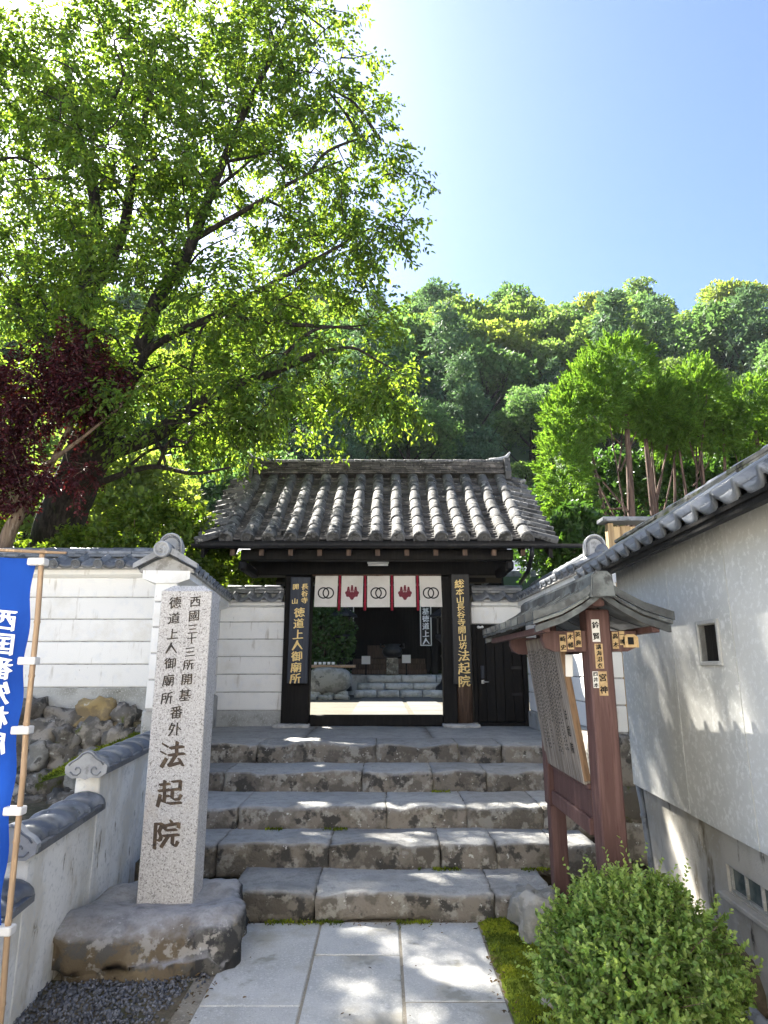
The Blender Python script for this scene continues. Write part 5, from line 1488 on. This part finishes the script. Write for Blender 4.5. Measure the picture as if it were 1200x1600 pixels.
ELLS = [((-2.8, 9.6, 5.8), (1.3, .9, 1.2), 1.3), ((-1.9, 9.3, 6.6), (1.0, .8, .9), 1.0), ((-5.6, 8.7, 11.0), (2.2, 1.5, 1.5), .9), ((-3.6, 8.4, 11.9), (1.9, 1.4, 1.2), .9), ((-3.3, 8.6, 8.9), (2.9, 2.0, 3.4)), ((-1.15, 8.0, 6.4), (1.35, 1.2, 1.4), 1.3), ((-2.1, 8.4, 5.3), (1.6, 1.1, .95), 1.2),
        ((-5.9, 9.0, 8.0), (2.0, 1.7, 3.6)), ((-.55, 7.8, 8.0), (.95, .9, .9), 1.3), ((-1.3, 8.0, 10.6), (1.25, 1.3, 1.9), 1.1), ((-.25, 7.8, 5.5), (.7, .7, .85), 2.2), ((-3.0, 8.0, 4.9), (1.4, .8, .7), 1.5), ((-1.2, 8.0, 5.0), (1.0, .8, .6), 2), ((0.0, 7.5, 7.5), (.62, .6, .8), 3), ((-.05, 7.9, 5.2), (.65, .6, .8), 3), ((-.35, 7.7, 8.9), (.7, .6, .7), 2)]
grow(ch, LIMBS, ELLS, 3850, 51, .088, .038, 'leaf_cherry', 'bark', spread=.36, boughs=50)

mp = thing('maple_tree', 'dark purple leaved maple in front of the big trunk', 'tree', (-5.0, 8.3, 1.2))
grow(mp, [([(-5.05, 8.25, 1.1), (-5.0, 8.2, 2.6), (-4.90, 8.2, 3.3), (-4.80, 8.2, 3.6), (-4.92, 8.2, 4.1), (-5.2, 8.15, 4.7)], .12, .05),
          ([(-4.86, 8.2, 3.5), (-4.6, 8.25, 4.0), (-4.49, 8.3, 4.34), (-4.2, 8.2, 5.0), (-4.0, 8.1, 5.6)], .07, .02),
          ([(-4.6, 8.25, 4.2), (-4.0, 8.1, 4.6), (-3.5, 8.0, 5.0)], .04, .012)],
     [((-4.5, 8.05, 5.15), (.95, .5, .65)), ((-4.95, 8.05, 4.2), (.9, .5, .65)), ((-4.35, 8.05, 3.95), (.55, .4, .4)), ((-3.85, 8.05, 5.2), (.42, .4, .4), 2.0), ((-4.2, 8.05, 5.8), (.4, .4, .35), 1.2), ((-5.6, 8.1, 4.9), (.8, .5, .9))], 780, 36, .062, .034, 'leaf_maple', 'bark_pale', spread=.24, droop=.35, gap=-.35)

bush('garden_shrub', 'bright yellow green shrub rising above the left wall by the pillar', (-3.05, 8.5, 3.0), .85, 1500, 8, .075, .04, 'leaf_shrub', (1.25, .7, .85), twig=False, group='shrubs behind the left wall')
bush('garden_shrub', 'yellow green shrub over the left wall beside the big trunk', (-4.1, 8.9, 2.7), .8, 1000, 8, .075, .04, 'leaf_shrub', (1.1, .7, 1), twig=False, group='shrubs behind the left wall')
bush('garden_shrub', 'yellow green shrub over the left wall at the picture edge', (-5.9, 8.9, 3.0), .8, 900, 8, .075, .04, 'leaf_shrub', (1.1, .7, 1), twig=False, group='shrubs behind the left wall')
bush('garden_shrub', 'small bright shrub in the gap left of the gate roof', (-2.15, 9.9, 2.75), .5, 700, 8, .07, .04, 'leaf_shrub', (.9, .7, 1), twig=False)
bush('garden_shrub', 'broad leaved shrub at the foot of the trimmed conifers', (2.92, 9.5, 3.45), .55, 380, 6, .15, .065, 'leaf_dark', (.8, .6, .9), twig=False)

def conifer(name, label, base, h, crown, seed, trunks, n_cl, group):
    t = thing(name, label, 'tree', base, group)
    bx_, by_, bz_ = base
    for (dx, dz0, lean, r) in trunks:
        p = smooth_path([(bx_ + dx, by_, bz_), (bx_ + dx + lean * .3, by_ + .05, bz_ + h * .35), (bx_ + dx + lean, by_, bz_ + h * .72), (bx_ + dx + lean * 1.3, by_, bz_ + h * .95)], 4)
        mb = MB(); mb.tube(p, [r * (1 - .75 * i / (len(p) - 1)) for i in range(len(p))], 8); mb.build('trunk', 'bark_conifer', t)
    C, D, Nn = [], [], []
    br = MB()
    vol = np.array([c[1][0] * c[1][1] * c[1][2] for c in crown]); pick = RNG.choice(len(crown), n_cl, p=vol / vol.sum())
    for q in pick:
        c0, r0 = crown[q]
        d = rnd_dirs(1)[0]; k = (.35 + .65 * RNG.random()) ** .4
        p = np.array(c0) + d * k * np.array(r0) * (1 + .15 * noise.noise(Vector(d) * 3))
        ax = unit((d * 1.0 + np.array([0, 0, .30]) + .35 * RNG.normal(size=3))[None])[0]
        m_ = 70
        f = RNG.random(m_); al = RNG.uniform(.12, .28)
        sd_ = unit(np.cross(ax, rnd_dirs(1)[0])[None])[0]
        sgn = np.where(RNG.random(m_) < .5, -1, 1)[:, None]
        side = sd_ * sgn + .35 * RNG.normal(size=(m_, 3))
        c = p + ax * (f * al)[:, None] + side * (.07 * (1 - f) * RNG.random(m_))[:, None]
        dd = ax * 1.0 + side * (.75 * (1.1 - f))[:, None]
        C.append(c); D.append(dd); Nn.append(rnd_dirs(m_))
        if RNG.random() < .006:
            tx = np.array([bx_ + trunks[0][0] + RNG.uniform(-.1, .1), by_, min(p[2] - .2, bz_ + h * RNG.uniform(.4, .8))])
            br.tube([tx, tx * .5 + p * .5 + np.array([0, 0, -.08]), p], [.022, .014, .006], 4, caps=False)
    C, D, Nn = np.concatenate(C), np.concatenate(D), np.concatenate(Nn); k = len(C)
    stuff(link('crown', blade_mesh('crown', C, D, Nn, RNG.uniform(.035, .085, k), .020, 'leaf_conifer'), t))
    stuff(br.build('branches', 'bark_conifer', t))
    return t
G = 'trimmed conifers above the right wall'
conifer('clipped_conifer', 'tallest clipped conifer nearest the gate, foliage hanging to the wall', (4.29, 11, .8), 5.9,
        [((4.35, 11, 6.85), (.62, .6, .72)), ((3.85, 11, 6.35), (.55, .6, .7)), ((3.40, 11, 5.9), (.42, .5, .6)), ((3.20, 10.9, 4.9), (.40, .5, .9)), ((3.30, 10.9, 3.9), (.45, .5, .6)), ((4.75, 11, 6.25), (.3, .5, .4))], 1, ((0, 0, .12, .12), (-.05, 0, -.45, .05)), 1700, G)
conifer('clipped_conifer', 'clipped conifer with a pale peeling trunk, second from the gate', (4.86, 11.1, .8), 5.2,
        [((5.05, 11, 6.15), (.36, .5, .5)), ((5.32, 11.2, 5.75), (.3, .5, .35))], 2, ((0, 0, -.05, .13), (.06, 0, .3, .05)), 620, G)
conifer('clipped_conifer', 'clipped conifer with several thin trunks, third from the gate', (5.6, 11, .8), 5.4,
        [((5.72, 11, 6.35), (.40, .6, .62)), ((6.08, 11, 5.8), (.32, .5, .4)), ((5.5, 11, 5.8), (.3, .5, .35))], 3, ((0, 0, .1, .08), (.14, 0, .35, .06), (-.08, 0, -.15, .05)), 780, G)
conifer('clipped_conifer', 'clipped conifer at the right picture edge above the building', (6.65, 10.9, .8), 5.2,
        [((6.70, 10.9, 6.0), (.48, .6, .6)), ((7.4, 11, 5.8), (.5, .6, .6))], 4, ((0, 0, .05, .10), (.2, 0, .5, .06)), 820, G)
bush('hedge_shrub', 'dark green hedge seen between the conifer trunks', (5.2, 12.6, 4.1), 1.7, 2600, 7, .13, .06, 'leaf_dark', (1.6, .5, 1.0), twig=False, group='hedge behind the conifers')
bush('hedge_shrub', 'dark green hedge behind the conifer trunks at the right edge', (7.9, 12.4, 4.6), 1.6, 1800, 7, .13, .06, 'leaf_dark', (1.3, .5, 1.0), twig=False, group='hedge behind the conifers')

# woodland on the hill: a few crown shapes, copied as separate trees
def crown_mesh(name, kind, seed, m, n, fs=1.0):
    rg = np.random.default_rng(seed)
    def dirs(k): return unit(rg.normal(size=(k, 3)))
    if kind == 'broad':
        nb = 64 if fs < 1 else 38
        d = dirs(nb); d[:, 2] = np.abs(d[:, 2]) * 1.1 - .35
        B = d * np.array([2.3, 2.3, 2.6]) * (rg.uniform(.45, 1.08, nb) ** .6)[:, None] * (1 + .25 * rg.normal(size=(nb, 1)) * .5) + np.array([0, 0, 5.2]); Rb = rg.uniform(.42, .85, nb) if fs < 1 else rg.uniform(.55, 1.1, nb)
    elif kind == 'airy':
        nb = 22
        d = dirs(nb); d[:, 2] = np.abs(d[:, 2]) - .15
        B = d * np.array([2.7, 2.7, 2.6]) * rg.uniform(.75, 1.05, nb)[:, None] + np.array([0, 0, 5.4]); Rb = rg.uniform(.5, .8, nb)
    else:
        nb = 40
        z = rg.uniform(0, 1, nb) ** .8; a = rg.uniform(0, 6.283, nb); rr = (1 - z) * 2.1 + .15
        B = np.stack([rr * np.cos(a) * .8, rr * np.sin(a) * .8, 1.6 + z * 7.2], 1); Rb = .45 + .55 * (1 - z)
    pick = rg.choice(nb, n, p=Rb ** 2 / (Rb ** 2).sum())
    d = dirs(n); d[:, 2] = np.where(d[:, 2] < -.4, -d[:, 2], d[:, 2])
    r = Rb[pick] * (.55 + .45 * rg.random(n) ** .5)
    sq = np.array([1, 1, .8]) if kind != 'cedar' else np.array([1, 1, .7])
    C = B[pick] + d * r[:, None] * sq
    D = unit(d + .9 * dirs(n) + np.array([0, 0, -.2 if kind != 'cedar' else -.4])); Nn = unit(d + .8 * dirs(n) + np.array([0, 0, .4]))
    sz = fs * rg.uniform(.20, .42, n) * (1 if kind != 'airy' else .8)
    S = unit(np.cross(D, Nn)); L = sz[:, None]; Wd = L * (.62 if kind != 'cedar' else .4)
    V = np.stack([C, C + D * L * .5 + S * Wd * .5, C + D * L, C + D * L * .5 - S * Wd * .5], 1)
    return quads_mesh(name, V, 1, [(0, 1, 2, 3)], m)
CROWNS = [('broad', crown_mesh('crown', 'broad', 1, 'leaf_hill_a', 4200)), ('broad', crown_mesh('crown', 'broad', 2, 'leaf_hill_b', 4200)), ('broad', crown_mesh('crown', 'broad', 3, 'leaf_hill_c', 4600)),
          ('broad', crown_mesh('crown', 'broad', 4, 'leaf_hill_b', 4600)), ('cedar', crown_mesh('crown', 'cedar', 5, 'leaf_cedar', 4200)), ('cedar', crown_mesh('crown', 'cedar', 6, 'leaf_cedar', 4200)), ('airy', crown_mesh('crown', 'airy', 7, 'leaf_hill_a', 2600)),
          ('broad', crown_mesh('crown', 'broad', 8, 'leaf_hill_a', 13000, .58)), ('broad', crown_mesh('crown', 'broad', 9, 'leaf_hill_b', 13000, .58)), ('broad', crown_mesh('crown', 'broad', 10, 'leaf_hill_c', 13000, .58)), ('cedar', crown_mesh('crown', 'cedar', 11, 'leaf_cedar', 12000, .6))]
def trunk_me(seed):
    mb = MB(); rg = random.Random(seed)
    mb.tube([(0, 0, -1), (.1, 0, 1.5), (.05, .1, 3.5), (0, 0, 6)], [.22, .18, .14, .05], 6)
    for k in range(7):
        a = rg.uniform(0, 6.28); z = rg.uniform(2.5, 4.5)
        mb.tube([(.05, .05, z), (1.0 * math.cos(a), 1.0 * math.sin(a), z + 1), (1.9 * math.cos(a), 1.9 * math.sin(a), z + 2.2)], [.08, .05, .02], 4, caps=False)
    return mb.mesh('trunk', 'bark')
TRUNKS = [trunk_me(1), trunk_me(2)]
def hill_tree(x, y, z, ci, s, rot, label, group):
    t = thing('hill_tree', label, 'tree', (x, y, z), group)
    m = Matrix.Translation((x, y, z)) @ Matrix.Rotation(rot, 4, 'Z') @ Matrix.Diagonal((s, s, s * 1.0, 1))
    link('crown', CROWNS[ci][1], t, m); link('trunk', TRUNKS[ci % 2], t, m)
    return t
rg = random.Random(21)
LB = {'broad': 'leafy broadleaf tree among the dense woodland covering the hill', 'cedar': 'blue green cedar among the woodland covering the hill', 'airy': 'thin crowned tree among the woodland covering the hill'}
y = 24.0; row = 0; SKY = []
while y < 76:
    step = 3.55 + .012 * y
    x = -.62 * y - 3 + rg.uniform(0, 2)
    while x < .72 * y + 4:
        xx, yy = x + rg.uniform(-1, 1), y + rg.uniform(-1, 1)
        # keep the hall and the courtyard free
        if not (yy < 26 and abs(xx) < 5):
            pc = .42 if (yy < 40 and -2 < xx < 12) else .18
            ci = rg.choice((4, 5)) if rg.random() < pc else (6 if rg.random() < .08 else rg.choice((0, 1, 2, 3)))
            if yy < 36: ci = 10 if ci in (4, 5) else (7, 8, 9, 8, 10, 10, 7)[ci]
            s = rg.uniform(.6, 1.3) * (1.0 if yy > 30 else .85)
            o = hill_tree(xx, yy, hill_z(xx, yy) - .6, ci, s, rg.uniform(0, 6.28), LB[CROWNS[ci][0]], 'woodland trees on the hillside, ' + CROWNS[ci][0])
            if yy > 62 and -.02 < xx / yy < .62: SKY.append((xx / yy, CROWNS[ci][0], o))
        x += step * rg.uniform(.85, 1.25)
    y += step * .95; row += 1
ORD = 'first second third fourth fifth sixth seventh eighth ninth tenth eleventh twelfth thirteenth fourteenth fifteenth sixteenth seventeenth eighteenth nineteenth twentieth'.split()
SKY.sort(key=lambda e: e[0])
for i, (a, kd, o) in enumerate(SKY):
    k = len(SKY) - 1 - i
    pos = (ORD[i] + ' from the left') if i <= k else (ORD[k] + ' from the right')
    o['label'] = '%s tree along the hilltop, %s of the hilltop row' % ('cedar' if kd == 'cedar' else 'broadleaf', pos)
    o['group'] = 'hilltop trees'
hill_tree(29.2, 66, hill_z(29.2, 66) - .2, 6, 1.25, 1.0, 'pale thin crowned tree standing out on the skyline right of centre', 'skyline trees')
hill_tree(36.5, 60, hill_z(36.5, 60) + .2, 2, 1.25, 2.0, 'tall bright tree on the skyline at the right picture edge', 'skyline trees')
# nearer trees behind the big tree on the left
for i, (x, y, ci, s, lb) in enumerate(((-10.5, 15.0, 7, .95, 'bright green tree behind the big trunk at the left edge'), (-7.0, 17.0, 9, .9, 'bright green tree seen between the limbs of the big tree'), (-3.6, 22.0, 9, .8, 'bright green tree behind the left end of the gate roof'), (-12.5, 21.0, 7, 1.2, 'green tree behind the maple at the left edge'), (-7.5, 23.0, 8, 1.1, 'darker green tree behind the big leaning tree'))):
    hill_tree(x, y, .8, ci, s, i * 1.3, lb, 'trees behind the left garden')

# dry leaves and crumbs gathered along edges
n = 420
sel = RNG.integers(0, 4, n)
x = np.where(sel == 0, RNG.uniform(-1.0, -.86, n), np.where(sel == 1, RNG.uniform(-1.0, 1.2, n), np.where(sel == 2, RNG.uniform(.55, .66, n), RNG.uniform(-1.8, 1.0, n))))
y = np.where(sel == 0, RNG.uniform(2.8, 4.3, n), np.where(sel == 1, 4.60 - RNG.exponential(.03, n), RNG.uniform(2.8, 4.5, n)))
ks = (sel != 3) | (RNG.random(n) < .25); x, y = x[ks], y[ks]; n = len(x)
C = np.stack([x, y, np.full(n, .010)], 1); D = rnd_dirs(n); D[:, 2] *= .15; Nn = rnd_dirs(n) * .4 + np.array([0, 0, 1.0])
M['litter'] = mat('litter', (0.13, 0.085, 0.04), (), 0.9, island=.6)
o = stuff(link('leaf_litter', leaf_mesh('leaf_litter', C, D, Nn, RNG.uniform(.008, .030, n), RNG.uniform(.005, .014, n), 'litter'))); tag(o, 'dry brown leaf crumbs along the paving edges', 'leaves')

# ------------------------------------------------------------------ air
hz = MB().box(-95, 110, -35, 120, -1.1, 75).build('haze', None)
hm = bpy.data.materials.new('haze'); hm.use_nodes = True
ht = hm.node_tree
for nd in list(ht.nodes):
    if nd.type != 'OUTPUT_MATERIAL': ht.nodes.remove(nd)
pv = ht.nodes.new('ShaderNodeVolumePrincipled')
pv.inputs['Color'].default_value = (.86, .92, 1, 1)
pv.inputs['Density'].default_value = 0.0003
pv.inputs['Anisotropy'].default_value = 0.0
ht.links.new(pv.outputs[0], ht.nodes['Material Output'].inputs['Volume'])
hz.data.materials.append(hm)
stuff(hz)
